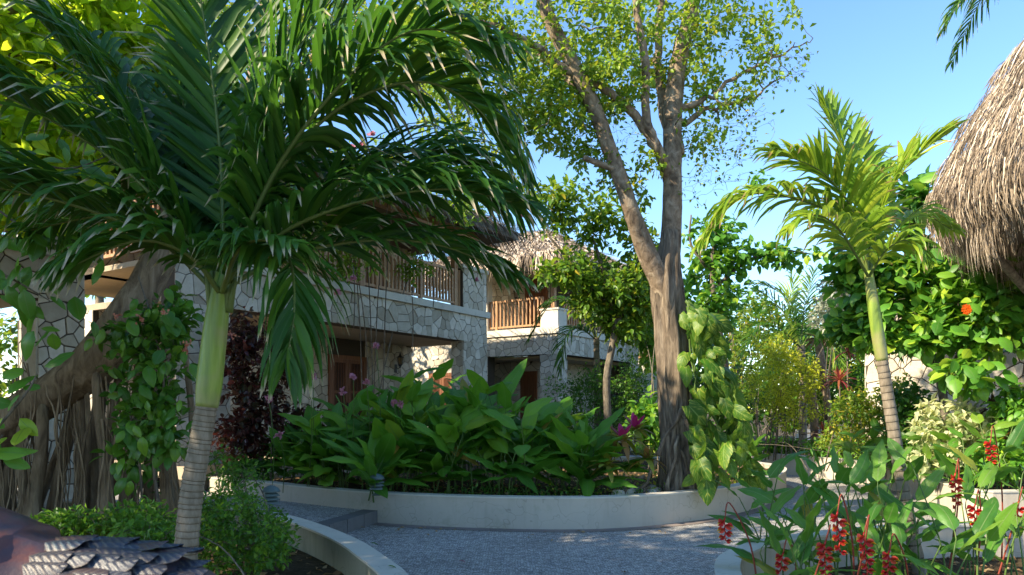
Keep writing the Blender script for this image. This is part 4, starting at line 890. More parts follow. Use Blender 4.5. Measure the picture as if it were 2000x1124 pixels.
# ---- orange flowered tree over the stone house
t=thing('flowering_tree','broad leaved tree with one orange flower head spilling over the low stone house','tree',(7.6,12.6,.36))
SA=limb([(1850,900,12.4),(1840,760,12.3),(1800,640,12.2),(1760,540,12.0),(1740,460,12)],[.08,.07,.05,.04,.02]); SB=limb([(1840,760,12.3),(1900,650,11.5),(1960,580,11),(2040,540,11)],[.06,.05,.03,.02]); SC=limb([(1730,800,12.4),(1720,700,12.2),(1690,600,12),(1670,500,12)],[.04,.035,.03,.02]); SD=limb([(1800,640,12.2),(1860,560,11.4),(1900,500,11.2)],[.04,.03,.02])
SE=limb([(1760,540,12),(1780,440,11.4),(1800,370,11.2)],[.03,.02,.01])
for q in (SA,SB,SC,SD,SE): m=MB(); m.tube(q[0],q[1],8); m.build('trunk' if q is SA else 'limb',M_['twig'],t)
BL=[blob(1670,520,12,55,60,70,.5),blob(1690,620,12,60,60,75,.5),blob(1770,560,11.8,70,60,95,.6),blob(1850,600,11.4,80,60,120,.6),blob(1940,620,11.0,80,70,120,.5),blob(2020,600,11,60,80,60,.5),blob(1850,510,11.4,90,35,75,.5),blob(1960,500,11.2,70,40,60,.5),blob(1790,400,11.4,45,60,40,.4),blob(1790,660,11.6,60,30,45,.4),blob(1885,735,10.8,45,35,28,.3),blob(1640,640,12.4,40,40,25,.4)]
crown_parts(t,[SA,SB,SC,SD,SE],BL,twig_r=.014,nleaf=7,tpl='oval',L=.21,W=.13,spread=.32,mat='cordia')
lm=[leaf_mesh('oval',6,b,.14,.05,M_['cordia'],s) for b,s in ((.2,1),(.35,2),(.5,3))]
fr=np.concatenate([b[rng.permutation(len(b))[:26]] for b in BL])[:290]
for k,p in enumerate(fr):
    d=np.array((rng.normal()*.7-.1,-.7+rng.normal()*.4,-.25+rng.normal()*.4)); L=.25*(.65+.6*rng.random()); leaf_obj('leaf',lm[k%3],t,p+np.array((0,-.35,0)),d,np.array((-.3,-.5,1))+rng.normal(size=3)*.3,L,L*.62)
fc=P(1886,605,10.6)
for k in range(9):
    a=k*2.4; c=fc+np.array((math.cos(a),-.3,math.sin(a)))*.045; f=MB(); 
    for j in range(5): b=j*1.257; scatter(f,TPL['oval'],c[None],np.array([[math.cos(b),-.5,math.sin(b)]]),np.array([[0,-1,.2]]),.045,.035)
    f.build('flower',M_['orange'],t)
# ---- background trees
def bgtree(x,y,h,r,mat,label,n=150,L=.3,z0=.0):
    t=thing('background_tree',label,'tree',(x,y,0),'trees behind the garden')
    SA=wl([(x,y,0),(x+.2,y,h*.4),(x,y+.2,h*.75)],[.2,.16,.08]); m=MB(); m.tube(SA[0],SA[1],8); m.build('trunk',M_['bark'],t)
    crown_parts(t,[SA],[wblob((x,y,h*.62),(r,r,h*.40),n,.45)],twig_r=.03,nleaf=12,tpl='oval',L=L,W=L*.55,spread=.9,mat=mat)
bgs=[(2.0,33,6.2,3.0,'dark','dark tree far behind the corner of the second villa'),(9.5,31,6.8,3.0,'dark','dense green tree far behind the trunk of the twin trunked tree'),(12.2,34,6.0,3.0,'small','mid green tree far behind the bright yellow green bush'),(16.5,33,7.4,3.4,'small','sunlit tree far beyond the back palm'),(21,30,8.2,3.6,'dark','tall dark tree far behind the orange flowered tree'),
     (14.2,26,4.6,2.2,'bush','pale yellow green tree beyond the path end'),(27,32,9,4,'dark','tall tree far behind the low stone house'),(-14,24,10,4.5,'small','tall tree behind the near villa wing'),(-8.5,27,10.5,3.6,'small','tall tree rising behind the long villa roof'),(-20,17,10,4.5,'dark','tall tree beyond the left edge'),(5.8,37,5,2.6,'dark','low dark tree behind the white villa')]
for b in bgs: bgtree(*b,n=190)

# ================================================================== PALMS
def PF(l): return [P(*q) for q in l]
Yp=4.2
t=thing('palm_tree','big dark green palm with ringed trunk, nearest on the left','palm tree',P(352,1200,Yp)*np.array((1,1,0))+np.array((0,0,.17)))
zb=P(352,1180,Yp); b0=np.array((P(345,1000,Yp)[0],Yp,.15))
palm_trunk(t,[b0,P(362,1090,Yp),P(375,960,Yp),P(392,860,Yp),P(404,790,Yp)],.072,.060,34)
m=MB(); cs=spline([P(404,795,Yp),P(412,720,Yp),P(420,650,Yp),P(428,590,Yp),P(436,530,Yp)],6); m.tube(cs,np.interp(np.linspace(0,1,len(cs)),[0,.15,.6,.85,1],[.061,.071,.067,.056,.04]),20,mod=(lambda a,th:1+.035*np.sin(th*2+a*3))); m.build('crownshaft',M_['shaft'],t)
fr=[([(430,575,4.2),(340,430,4.15),(190,290,4.1),(-60,150,4.0)],42,.62,1.0,.45,1,0),
 ([(428,580,4.2),(310,470,4.1),(140,400,4.0),(-90,350,3.9)],40,.58,1.1,.4,1,0),
 ([(436,560,4.25),(432,330,4.4),(410,120,4.5),(370,-140,4.5)],44,.50,.25,.15,0,0),
 ([(438,560,4.2),(520,370,4.2),(650,220,4.2),(810,160,4.2),(930,210,4.2),(1000,320,4.2)],52,.62,1.5,.35,1,0),
 ([(438,560,4.2),(560,450,4.1),(720,390,4.1),(880,370,4.1),(1000,395,4.1)],46,.52,1.2,.3,1,0),
 ([(438,565,4.2),(560,500,4.3),(720,470,4.4),(860,480,4.5),(985,530,4.6)],44,.50,.9,.25,0,0),
 ([(438,565,4.2),(490,485,3.95),(560,500,3.7),(575,600,3.55),(560,700,3.5)],30,.46,1.6,.1,1,0),
 ([(438,560,4.2),(500,330,4.3),(570,120,4.4),(690,-60,4.5)],44,.60,1.0,.35,0,0),
 ([(436,560,4.3),(470,300,4.8),(500,100,5.1),(560,-60,5.3)],40,.55,.9,.3,0,0),
 ([(432,560,4.3),(370,380,4.7),(300,230,5.0),(180,80,5.2)],40,.55,1.3,.35,0,0),
 ([(438,560,4.2),(600,390,4.6),(780,300,5.0),(920,310,5.2),(1000,400,5.3)],46,.60,1.4,.3,0,0),
 ([(428,570,4.15),(370,500,3.95),(270,470,3.8),(140,520,3.7)],30,.42,1.3,.3,1,0),
 ([(438,560,4.2),(540,330,4.1),(680,150,4.0),(810,60,4.0),(950,80,4.0)],46,.60,1.7,.35,1,0),
 ([(432,560,4.3),(400,420,4.6),(370,260,4.8),(340,120,4.9)],38,.42,.4,.2,0,0),
 ([(436,560,4.2),(500,400,4.6),(600,330,5.0),(720,350,5.3)],36,.5,1.4,.3,0,0),
 ([(434,570,4.15),(460,500,3.85),(500,470,3.6),(570,480,3.4)],20,.36,1.4,.3,0,0),
 ([(430,565,4.2),(330,380,4.3),(200,180,4.3),(60,20,4.2)],42,.60,1.2,.4,0,0),
 ([(430,565,4.2),(360,470,4.5),(230,420,4.8),(60,450,5.0)],38,.52,1.3,.35,0,0),
 ([(438,560,4.2),(530,300,4.6),(640,100,4.8),(760,-60,5.0)],42,.58,1.3,.35,0,0),
 ([(438,562,4.2),(560,430,4.5),(700,340,4.9),(860,330,5.2),(960,400,5.3)],42,.56,1.5,.3,0,0)]
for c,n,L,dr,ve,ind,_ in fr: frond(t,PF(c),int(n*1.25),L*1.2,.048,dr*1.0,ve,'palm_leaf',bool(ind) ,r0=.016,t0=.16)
m=MB()
for k in range(7): pts=PF([(412+6*k,610,Yp-.01),(405+9*k,550,Yp-.03),(395+14*k,490,Yp-.03+.02*k)]); m.tube(spline(pts,4),np.linspace(.022,.007,9),7)
m.build('frond_bases',M_['rachis'],t,kind='stuff')

Yq=6.5
t=thing('palm_tree','slim sunlit palm with yellow green fronds and leaning trunk, in the near right bed','palm tree',P(1795,1150,Yq)*np.array((1,1,0)))
b0=np.array((P(1800,1000,Yq)[0],Yq,.05)); palm_trunk(t,[b0,P(1772,1000,Yq),P(1745,840,Yq),P(1722,700,Yq)],.062,.050,24)
m=MB(); cs=spline([P(1723,705,Yq),P(1714,650,Yq),P(1705,590,Yq),P(1696,530,Yq)],6); m.tube(cs,np.interp(np.linspace(0,1,len(cs)),[0,.15,.6,1],[.05,.056,.052,.036]),16); m.build('crownshaft',M_['shaft'],t)
for c,n,L,dr,ve,ind in [([(1696,540,6.5),(1650,440,6.5),(1560,390,6.5),(1450,385,6.5),(1375,470,6.5)],52,.52,1.3,.3,1),
 ([(1696,540,6.5),(1675,430,6.4),(1610,340,6.3),(1520,300,6.2)],50,.55,.8,.3,1),
 ([(1696,540,6.5),(1685,420,6.5),(1650,300,6.6),(1600,200,6.7)],46,.50,.35,.3,1),
 ([(1698,540,6.5),(1720,420,6.5),(1775,320,6.5),(1850,262,6.5)],46,.48,.6,.35,1),
 ([(1696,540,6.4),(1640,450,6.1),(1590,420,5.9),(1540,450,5.8)],28,.42,1.3,.3,0),
 ([(1698,540,6.6),(1750,450,6.8),(1800,420,7.0),(1860,450,7.1)],30,.42,1.2,.3,0),
 ([(1697,540,6.6),(1700,420,6.7),(1690,320,6.9),(1660,250,7)],34,.42,.4,.2,0),
 ([(1698,540,6.4),(1730,490,6.2),(1770,470,6.1),(1800,500,6.0)],22,.35,1.4,.2,0)]: frond(t,PF(c),n,L,.046,dr,ve,'palm_yellow',bool(ind),r0=.013,t0=.18)
t=thing('palm_tree','small drooping palm in front of the far villa balcony','palm tree',P(1165,860,17)*np.array((1,1,0)))
palm_trunk(t,[P(1168,920,17),P(1166,760,17),P(1165,660,17)],.08,.07,14)
for c in ([(1165,665,17),(1130,600,17),(1080,590,17),(1035,660,17)],[(1165,665,17),(1140,580,17.2),(1100,550,17.3),(1060,560,17.4)],[(1165,665,17),(1170,590,17.2),(1200,560,17.4),(1240,590,17.5)],[(1165,665,17),(1200,620,16.8),(1230,630,16.7),(1250,690,16.6)],[(1165,665,17),(1130,640,16.7),(1105,660,16.5),(1095,720,16.4)],[(1165,665,17),(1150,600,17.4),(1150,540,17.7),(1130,500,17.9)]):
    frond(t,PF(c),26,.65,.05,1.3,.25,'palm_leaf',False,r0=.02)
t=thing('palm_tree','middle distance palm with fine fronds against the sky, above the yellow green bush','palm tree',P(1565,860,21)*np.array((1,1,0)))
palm_trunk(t,[P(1568,880,21),P(1568,760,21),P(1565,675,21)],.12,.11,14)
for c in ([(1565,680,21),(1530,610,21),(1480,570,21),(1430,590,21)],[(1565,680,21),(1540,590,21.3),(1500,560,21.5),(1470,555,21.6)],[(1565,680,21),(1570,610,21.3),(1580,570,21.5),(1590,530,21.6)],[(1565,680,21),(1600,630,21),(1640,610,20.8),(1670,640,20.6)],[(1565,680,21),(1520,640,20.6),(1480,640,20.3),(1450,690,20)],[(1565,680,21),(1610,660,20.6),(1630,690,20.3),(1640,740,20)],[(1565,680,21),(1540,600,21),(1550,560,21),(1545,540,21)],[(1565,680,21),(1530,650,20.3),(1510,670,20),(1500,730,19.8)]):
    frond(t,PF(c),30,.75,.05,.9,.25,'palm_yellow' if random.random()<.5 else 'palm_leaf',False,r0=.025)
t=thing('palm_tree','tall palm beyond the right edge with one frond hanging in over the palapa','palm tree',(8.7,10.5,0))
palm_trunk(t,[(8.9,10.5,0),(8.7,10.5,4),(8.6,10.5,8.2)],.13,.09,40)
ck=(8.6,10.5,8.3)
for c in ([P(2060,-70,10),P(1960,-40,9.8),P(1885,-5,9.6),P(1850,50,9.6)],[P(2100,-200,10),(8,9,9.4),(8,7.8,9.2),(8,6.8,8.4)],[ck,(10,10,9.3),(11,10,9.2),(12,10,8.4)],[ck,(8.6,12,9.4),(8.6,13,9.2),(8.6,14,8.4)],[ck,(7.6,11.4,9.5),(6.8,12,9.8),(5.9,12.6,9.6)],[ck,(10,9,9.5),(11,8,9.3),(11.6,7.4,8.8)]):
    frond(t,[np.array(ck)]+list(map(np.array,c[0 if c[0] is not ck else 1:])) ,72,.62,.030,1.5,.3,'palm_leaf',False,r0=.02,t0=.2)
for px,qx,py,lab in ((1598,1625,665,'leaning grey palm trunk'),(1578,1592,720,'short upright palm trunk')):
    t=thing('bare_palm',lab+' beyond the path, right of the yellow green bush','tree',P(qx,860,19)*np.array((1,1,0)))
    m=MB(); m.tube(spline([P(qx,890,19),P((px+qx)/2+3,780,19),P(px,py,19)],6),[.11]*13 if False else .10,10,mod=(lambda a,th:1+.05*np.sin(a*130))); m.build('trunk',M_['bark'],t)
    k=MB(); a=P(px,py,19)
    for j in range(26): 
        d=nrm(np.array((rng.normal(),rng.normal(),rng.uniform(-1.2,.6)))); scatter(k,TPL['lance'],a[None],d[None],np.array([[0,0,1.]]),.42,.035)
    k.build('dry_fronds',M_['dry'],t,kind='stuff')

# ================================================================== SHRUBS AND FLOWERS
def shrub(name,label,cat,base,targets,mat,tpl='small',L=.06,W=.035,nleaf=12,nst=5,group=None,spread=.2,wood='twig',r=.014,sr=.10,**kw):
    t=thing(name,label,cat,base,group); base=np.array(base,float); T=np.concatenate(targets); cen=T.mean(0)
    wd=MB(); lv=MB(); lms=[]
    for k in range(nst):
        q=T[rng.integers(len(T))]; b=base+np.array((rng.normal()*sr,rng.normal()*sr,-.03)); mid=b+(q-b)*.5+np.array((0,0,.12*np.linalg.norm(q-b)))-np.append((q-b)[:2]*.15,0)
        p=spline([b,mid,q],6); rr=np.linspace(r,r*.3,len(p)); wd.tube(p,rr,6); lms.append((p,rr))
    grow(wd,lms,T,leaf_mb=lv,tpl=tpl,L=L,W=W,nleaf=nleaf,spread=spread,twig_r=r*.6,**kw)
    wd.build('stems',M_[wood],t,kind='stuff'); lv.build('foliage',M_[mat],t,kind='stuff'); return t
gl=[leaf_mesh('banana',9,b,f,.06,M_['ginger'],s) for b,f,s in ((.2,.22,1),(.35,.2,2),(.6,.15,3),(.1,.28,4),(.42,.25,5))]
hl=[leaf_mesh('banana',9,b,f,.06,M_['heli'],s) for b,f,s in ((.15,.28,1),(.35,.25,2),(.6,.2,3),(.05,.3,4))]
def clump(name,label,cat,base,nst,H,L,W,meshes,lean=.25,nl=(4,7),group=None,stem='stem',sr=.012,rs=.12,face=None,up0=.35,erect=.6):
    t=thing(name,label,cat,base,group); base=np.array(base,float)
    for k in range(nst):
        a=rng.random()*2*np.pi; b=base+np.array((rng.normal()*rs,rng.normal()*rs,-.02)); h=H*(.65+.45*rng.random()); ln=lean*(.3+rng.random())
        top=b+np.array((math.cos(a)*ln*h,math.sin(a)*ln*h,h)); p=spline([b,b+(top-b)*.5+np.array((-math.cos(a)*.05*h,-math.sin(a)*.05*h,0)),top],5)
        m=MB(); m.tube(p,np.linspace(sr,sr*.5,len(p)),6); m.build('stem',M_[stem],t)
        pl=rng.random()*np.pi; n=rng.integers(*nl)
        for j in range(n):
            f=up0+(1-up0)*j/max(1,n-1); q=p[min(len(p)-1,int(f*(len(p)-1)))]; s=1 if j%2 else -1; pj=pl+rng.normal()*.45
            d=np.array((math.cos(pj)*s,math.sin(pj)*s,erect*(.4+.9*f)+rng.normal()*.18)); d+=np.array((math.cos(a),math.sin(a),0))*.2
            if face is not None: d=d+np.array(face)
            d=nrm(d); l=L*(.7+.45*rng.random())*(1 if j<n-1 else .8); 
            pet=q+d*l*.14+np.array((0,0,.01)); mm=MB(); mm.tube([q,(q+pet)/2+np.array((0,0,.012)),pet],[sr*.5,sr*.4,sr*.3],5,cap=False)
            lo=leaf_obj('leaf',meshes[rng.integers(len(meshes))],t,pet,d,np.array((rng.normal()*.35,rng.normal()*.35-.25,1)),l,W*(.8+.4*rng.random()))
            mm.build('petiole',M_[stem],t)
    return t
zs=.33
# the big leaved gingers of the middle bed
gp=[(660,950,11.5,.95,'leftmost big leaved ginger clump by the step'),(725,935,11.6,1.35,'ginger clump with pink flower heads, behind the left path lamp'),(790,930,11.2,1.55,'tall ginger clump right of the path lamp'),
    (845,900,12.4,1.75,'tallest ginger clump before the villa pillar'),(880,950,10.6,1.15,'low front ginger clump at the wall, left of centre'),(935,920,11.6,1.5,'upright ginger clump below the shaded villa pillar'),
    (985,945,10.7,1.25,'ginger clump with a drooping front leaf, in the middle bed'),(1040,915,11.9,1.25,'ginger clump under the second villa door'),(1090,930,11.2,1.05,'ginger clump with leaves leaning right, left of the bromeliads'),
    (1130,950,10.7,.85,'low ginger clump at the wall before the bromeliads'),(760,960,10.3,.75,'short ginger clump at the foot of the path lamp'),(700,915,12.4,1.3,'back ginger clump before the villa door'),(905,900,12.9,1.5,'back ginger clump between the villa pillar and the tallest clump'),(620,940,12.1,.6,'small ginger clump beside the purple leaved shrub')]
for px,py,Y,H,lab in gp:
    b=P(px,py,Y); b[2]=zs
    clump('ginger_plant',lab,'plant',b,8,H*.90,.84,.22,gl,lean=.32,nl=(4,7),erect=.9,group='big leaved gingers in the middle bed',rs=.20,sr=.013,face=(0,-.15,0))
for px,py,Y,dx,dz in ((845,770,11,-.1,1),(1150,860,10.8,.9,.45),(1190,800,11,1.0,.25),(850,930,9.95,-.1,-1),(960,900,10,.1,-1),(1060,790,11.2,.6,.6),(740,790,11,-.6,.6),(985,800,10.8,.3,1)):
    pass
# pink flower heads
t=thing('pink_ginger','loose pink flower heads on tall stems among the left gingers','flower',P(700,950,10.9)*np.array((1,1,0))+np.array((0,0,zs)))
for px,py in ((670,765),(716,748),(770,788),(735,675),(690,735),(783,790),(660,620),(525,780),(602,665),(612,735),(545,850),(930,545)):
    if py<640: continue
    c=P(px,py,10.7); b=np.array((c[0]+rng.normal()*.15,10.9,zs)); m=MB(); m.tube(spline([b,(b+c)/2+np.array((.05,0,.05)),c],5),.006,5); m.build('stem',M_['stem'],t)
    f=MB(); n=22; dd=nrm(rng.normal(size=(n,3))+np.array((0,-.3,.3))); scatter(f,TPL['oval'],c+dd*.005+rng.normal(size=(n,3))*.01,dd,rng.normal(size=(n,3)),.06,.042); f.build('flower',M_['pink'],t)
def on_path(n):
    q=[]; c=out
    while len(q)<n:
        i=rng.integers(len(c)); p=c[i]+nrm(c[i]-cpl.mean(0))*abs(rng.normal())*.35
        if p[1]<10.2 and -1.6<p[0]<5: q.append((p[0],p[1],0))
    return np.array(q)
path_out=out
# bromeliads and rosettes
sm={k:[leaf_mesh('strap',6,b,.25,.0,M_[k],s) for b,s in ((.2,1),(.5,2),(.8,3))] for k in ('brom','cord','magenta','heli','burg')}
def rosette(name,label,cat,base,n,L,W,mat,lo=.15,hi=1.2,group=None,centre=None,stem=None):
    t=thing(name,label,cat,base,group); c=np.array(base,float)
    if stem:
        m=MB(); top=c+np.array((0,0,stem)); m.tube([c,(c+top)/2+.01,top],[.018,.016,.014],7); m.build('stem',M_['twig'],t); c=top
    for k in range(n):
        a=k*2.399; f=k/n; e=lo+(hi-lo)*f+rng.normal()*.08; d=np.array((math.cos(a)*math.cos(e),math.sin(a)*math.cos(e),math.sin(e))); l=L*(1-.3*f)*(.85+.3*rng.random())
        mt=centre if (centre and f>.72) else mat; ms=sm[mt]; leaf_obj('leaf',ms[0 if f>.6 else (1 if f>.3 else 2)],t,c+d*.02+np.array((0,0,.02*f)),d,np.array((0,0,1.))+d*-.3,l,W)
    return t
for i,(px,py,Y,L,lab) in enumerate(((1215,870,10.5,.42,'yellow green bromeliad with magenta centre, left of the tree roots'),(1240,850,10.9,.40,'taller bromeliad with magenta tips close to the tree trunk'),(1185,895,10.3,.34,'lower bromeliad with reddish outer leaves beside the ginger leaves'),(1262,885,10.6,.34,'bromeliad tucked against the twin trunked tree base'),(1195,850,11.2,.36,'rear bromeliad behind the magenta centred one'))):
    b=P(px,py,Y); b[2]=max(b[2]-.12,zs); rosette('bromeliad',lab,'plant',b,20,L,.085,'brom',.1,1.25,'bromeliads by the tree base',centre='magenta' if i<2 else None,stem=.18 if i in (0,1) else None)
# fallen leaves, fern and low growth in the middle bed
def litter(name,label,pts_fn,n,L,W,mat,z,kind='stuff',up=.9,cat=None):
    m=MB(); p=pts_fn(n); p[:,2]=z+rng.random(n)*.02; d=rng.normal(size=(n,3))*np.array((1,1,.15)); scatter(m,TPL['fine'],p,d,np.array((0,0,up))+rng.normal(size=(n,3))*.35,L*(.5+rng.random(n)),W*(.6+.8*rng.random(n)))
    o=m.build(name,M_[mat],None,kind='stuff'); tag(o,label,cat or 'ground cover'); return o
def inpoly(poly,n,shrink=0):
    poly=np.asarray(poly)[:,:2]; lo=poly.min(0); hi=poly.max(0); out=[]
    x0,y0=poly[:,0],poly[:,1]; x1,y1=np.roll(x0,-1),np.roll(y0,-1)
    while len(out)<n:
        q=lo+(hi-lo)*rng.random((4*n,2)); c=((y0[None]>q[:,1:2])!=(y1[None]>q[:,1:2]))&(q[:,0:1]<(x1-x0)[None]*(q[:,1:2]-y0[None])/((y1-y0)[None]+1e-12)+x0[None])
        ok=c.sum(1)%2==1; out+=list(q[ok])
    out=np.array(out[:n]); return np.c_[out,np.zeros(n)]
litter('leaf_litter','dry brown leaves lying on the soil of the middle bed',lambda n:inpoly(cpi,n),2600,.09,.045,'dry',.335,cat='leaf litter')
litter('path_litter','small dry leaves drifted on the path along the foot of the curved wall',on_path,46,.055,.028,'dry',.008,cat='leaf litter')
bedR=[tuple(q) for q in r1i]+[(14,9.3),(14,20),(7,20)]
litter('leaf_litter','dry leaves on the soil of the right hand bed',lambda n:inpoly(bedR,n),2600,.09,.045,'dry',.365,cat='leaf litter')
litter('leaf_litter','dry leaves on the soil among the near red heliconias',lambda n:inpoly(r2i,n),900,.08,.04,'dry',.105,cat='leaf litter')
bedL=[tuple(q) for q in l1i]+[(-9,9),(-9,0),(-1.2,0)]
litter('leaf_litter','dry leaves on the soil below the hanging root tree',lambda n:inpoly(bedL,n),2200,.09,.045,'dry',.175,cat='leaf litter')
def cover(name,label,c,r,n,h,L,W,mat,tpl='small',cat='ground cover'):
    m=MB(); cc_=cpi[:,:2].mean(0); q_=inpoly(cc_+(cpi[:,:2]-cc_)*.965,12*n); w_=np.exp(-2*(((q_[:,0]-c[0])/r[0])**2+((q_[:,1]-c[1])/r[1])**2)); p=q_[rng.random(len(q_))<w_][:n]; n=len(p)
    if n==0: return
    p[:,2]=c[2]+h*rng.random(n)**1.3; scatter(m,TPL[tpl],p,rng.normal(size=(n,3))+np.array((0,0,.4)),np.array((0,0,1.))+rng.normal(size=(n,3))*.5,L*(.6+.7*rng.random(n)),W*(.6+.7*rng.random(n)))
    o=m.build(name,M_[mat],None,kind='stuff'); tag(o,label,cat); return o
q=P(1190,950,9.9); cover('low_fern','feathery yellow green fern below the bromeliads',(q[0],q[1],zs),(1.1,.4),1300,.22,.06,.018,'bush','fine','fern')
q=P(1060,960,10.2); cover('ground_cover','dark low leaves along the front wall under the gingers',(q[0],q[1],zs),(3.4,.5),1500,.16,.07,.03,'dark')
q=P(1420,900,11); cover('ground_cover','low leaves behind the big leaved vine',(q[0],q[1]+.5,zs),(1.6,1.6),900,.2,.08,.04,'small')
for k in range(7):
    px=rng.uniform(1195,1290); Y=rng.uniform(10.3,11.0); m=MB(); c=P(px,960,Y); c[2]=zs+.04; s=rng.uniform(.05,.13)
    m.ball(c,(s*1.2,s,s*.9),9,6,None); V=m.V[0]; V+=rng.normal(size=V.shape)*0+np.sin(V*37+k)*s*.12
    o=m.build('rock',M_['stone'],None); tag(o,('large ' if s>.1 else 'small ' if s<.075 else '')+'pale rock '+('touching the roots of the twin trunked tree' if px>1268 else 'between the bromeliads and the tree roots' if px>1235 else 'under the bromeliads'),'rock','pale rocks at the tree foot')
# purple leaved shrub and other shrubs of the middle bed
b=P(500,945,12.4); b[2]=zs
shrub('purple_shrub','dark purple leaved shrub between the front palm trunk and the gingers','shrub',b,[blob(510,740,12.3,75,110,230,.4),blob(470,860,12.3,60,60,90,.3),blob(560,830,12.4,70,60,90,.4),blob(470,660,12.5,60,60,60,.3)],'burg','oval',.12,.07,8,7,spread=.25,sr=.3)
b=P(600,930,12.2); b[2]=zs
shrub('low_shrub','tangled low green shrub under the purple leaved one','shrub',b,[blob(600,880,12.2,90,45,90,.4),blob(480,915,12.1,60,30,50,.3)],'dark','lance',.16,.05,8,6,spread=.2,sr=.4)
b=P(1190,900,17); b[2]=zs
shrub('dark_shrub','fine leaved dark shrub in front of the second villa porch','shrub',b,[blob(1180,780,16.6,80,75,260,.7),blob(1250,780,16.8,40,80,110,.5),blob(1100,790,16.4,50,60,100,.5),blob(1250,700,17,35,50,50,.4)],'dark','small',.09,.045,11,8,spread=.3,sr=.3)
b=P(1285,860,13); b[2]=zs
shrub('leafy_shrub','yellow green leafy shrub left of the tree trunk','shrub',b,[blob(1262,820,12.6,35,60,70,.5),blob(1270,620,16,25,110,80,.5)],'cordia','oval',.17,.10,7,4,spread=.25)
# flowering climbers on the villa front
b=np.array((-4.6,14.0,0)); 
t=shrub('bougainvillea','climber with pale pink flowers trailing over the long villa roof and balcony','climber',(-3.4,16.9,.3),[blob(700,330,14.6,120,50,120,.8),blob(880,400,16.6,80,40,60,.6),blob(820,520,17.3,50,28,26,.15),blob(690,520,15,60,40,30,.15),blob(640,460,14.4,110,60,60,.4),blob(960,380,19.2,60,35,40,.6),blob(1000,350,20,40,30,30,.5),blob(560,420,13.6,80,70,50,.4)],'small','oval',.12,.06,9,6,spread=.35,sr=.2,r=.02)
for px,py,Y in ((710,282,14.2),(725,262,14.2),(690,290,14),(947,395,18.8),(1005,370,19.8),(1020,420,19.6),(945,385,18.6),(690,545,14.6),(657,572,14.2),(930,548,17.6),(985,400,19.5)):
    f=MB(); c=P(px,py,Y-.4); n=16; dd=nrm(rng.normal(size=(n,3))); scatter(f,TPL['oval'],c+rng.normal(size=(n,3))*.015,dd,rng.normal(size=(n,3)),.09,.065); f.build('flower',M_['pink'],t)
m=MB()
for px,y0,y1,Y in ((804,560,690,16.6),(690,520,640,14.4),(845,540,600,17)): m.tube(spline([P(px,y0,Y),P(px+3,(y0+y1)/2,Y),P(px+1,y1,Y)],4),.012,5)
m.build('hanging_stem',M_['twig'],t,kind='stuff')
# climber with coral flowers on the banyan
t=thing('coral_climber','leafy climber with coral flowers on the hanging root tree, left of the front palm','climber',(-4.3,7.4,.17))
vb=[leaf_mesh('oval',6,b_,.15,.05,M_['dark2'],s) for b_,s in ((.2,1),(.4,2),(.6,3))] if 'dark2' in M_ else [leaf_mesh('oval',6,b_,.15,.05,M_['cordia'],s) for b_,s in ((.2,11),(.4,12),(.6,13))]
wd=MB(); T=np.concatenate([blob(300,700,7.4,70,110,70,.3),blob(300,830,7.3,90,70,55,.25),blob(240,650,7.5,40,40,20,.2),blob(340,620,7.5,50,60,26,.2),blob(255,900,7.4,50,40,12,.2)])
lms=[limb([(320,1040,7.4),(300,900,7.3),(320,760,7.3),(300,640,7.4),(270,540,7.5)],[.018,.016,.012,.01,.006]),limb([(280,1040,7.4),(270,880,7.3),(240,760,7.3)],[.015,.012,.008])]
for q in lms: wd.tube(q[0],q[1],6)
lvm=MB(); grow(wd,lms,T,leaf_mb=lvm,tpl='oval',L=.13,W=.075,nleaf=5,spread=.2,twig_r=.008); wd.build('stems',M_['twig'],t,kind='stuff'); lvm.build('foliage',M_['dark'],t,kind='stuff')
for k in range(120):
    p=T[rng.integers(len(T))]+rng.normal(size=3)*.06-np.array((0,.12,0)); d=np.array((rng.normal()*.6,-.4+rng.normal()*.3,-.7+rng.normal()*.3)); L=.19*(.7+.5*rng.random()); leaf_obj('leaf',vb[k%3],t,p,d,np.array((rng.normal()*.3,-.8,.6)),L,L*.55)
for px,py in ((365,672),(362,685),(320,612),(455,655),(440,650),(226,618),(275,625)):
    f=MB(); c=P(px,py,7.0); n=12; dd=nrm(rng.normal(size=(n,3))); scatter(f,TPL['oval'],c+rng.normal(size=(n,3))*.018,dd,rng.normal(size=(n,3)),.034,.024); f.build('flower',M_['coral'],t)
# leafy sprays hanging in at the left edge
def spray(label,pts,L,n,mat,Y0,spread=.25,down=-.5):
    t=thing('leafy_branch',label,'branch',P(*pts[0])); p=spline([P(*q) for q in pts],5); m=MB(); m.tube(p,np.linspace(.014,.004,len(p)),6); m.build('branch',M_['twig'],t)
    ms=[leaf_mesh('oval',6,b_,.15,.04,M_[mat],s) for b_,s in ((.15,21),(.35,22),(.55,23))]
    for k in range(n):
        q=p[rng.integers(1,len(p))]+rng.normal(size=3)*spread*.3; d=np.array((rng.normal()*.8,rng.normal()*.5-.2,down+rng.normal()*.45)); l=L*(.6+.6*rng.random())
        leaf_obj('leaf',ms[k%3],t,q,d,np.array((rng.normal()*.4,-.6+rng.normal()*.3,.8)),l,l*.55)
spray('dark leaves hanging from the top of the left edge over the stone pillar',[(-140,330,5.2),(-20,400,5.2),(60,450,5.2),(120,430,5.2)],.2,46,'dark2',5.2,.5,-.7)
spray('lower hanging leaves at the left edge beside the stone pillar',[(-120,500,5.0),(-10,530,5.0),(50,560,5.0),(100,590,5.0)],.19,30,'dark2',5,.45,-.8)
spray('upper leafy twig at the left edge under the canopy',[(-120,250,5.6),(20,300,5.6),(130,330,5.6),(220,300,5.6)],.2,60,'dark',5,.6,-.5)
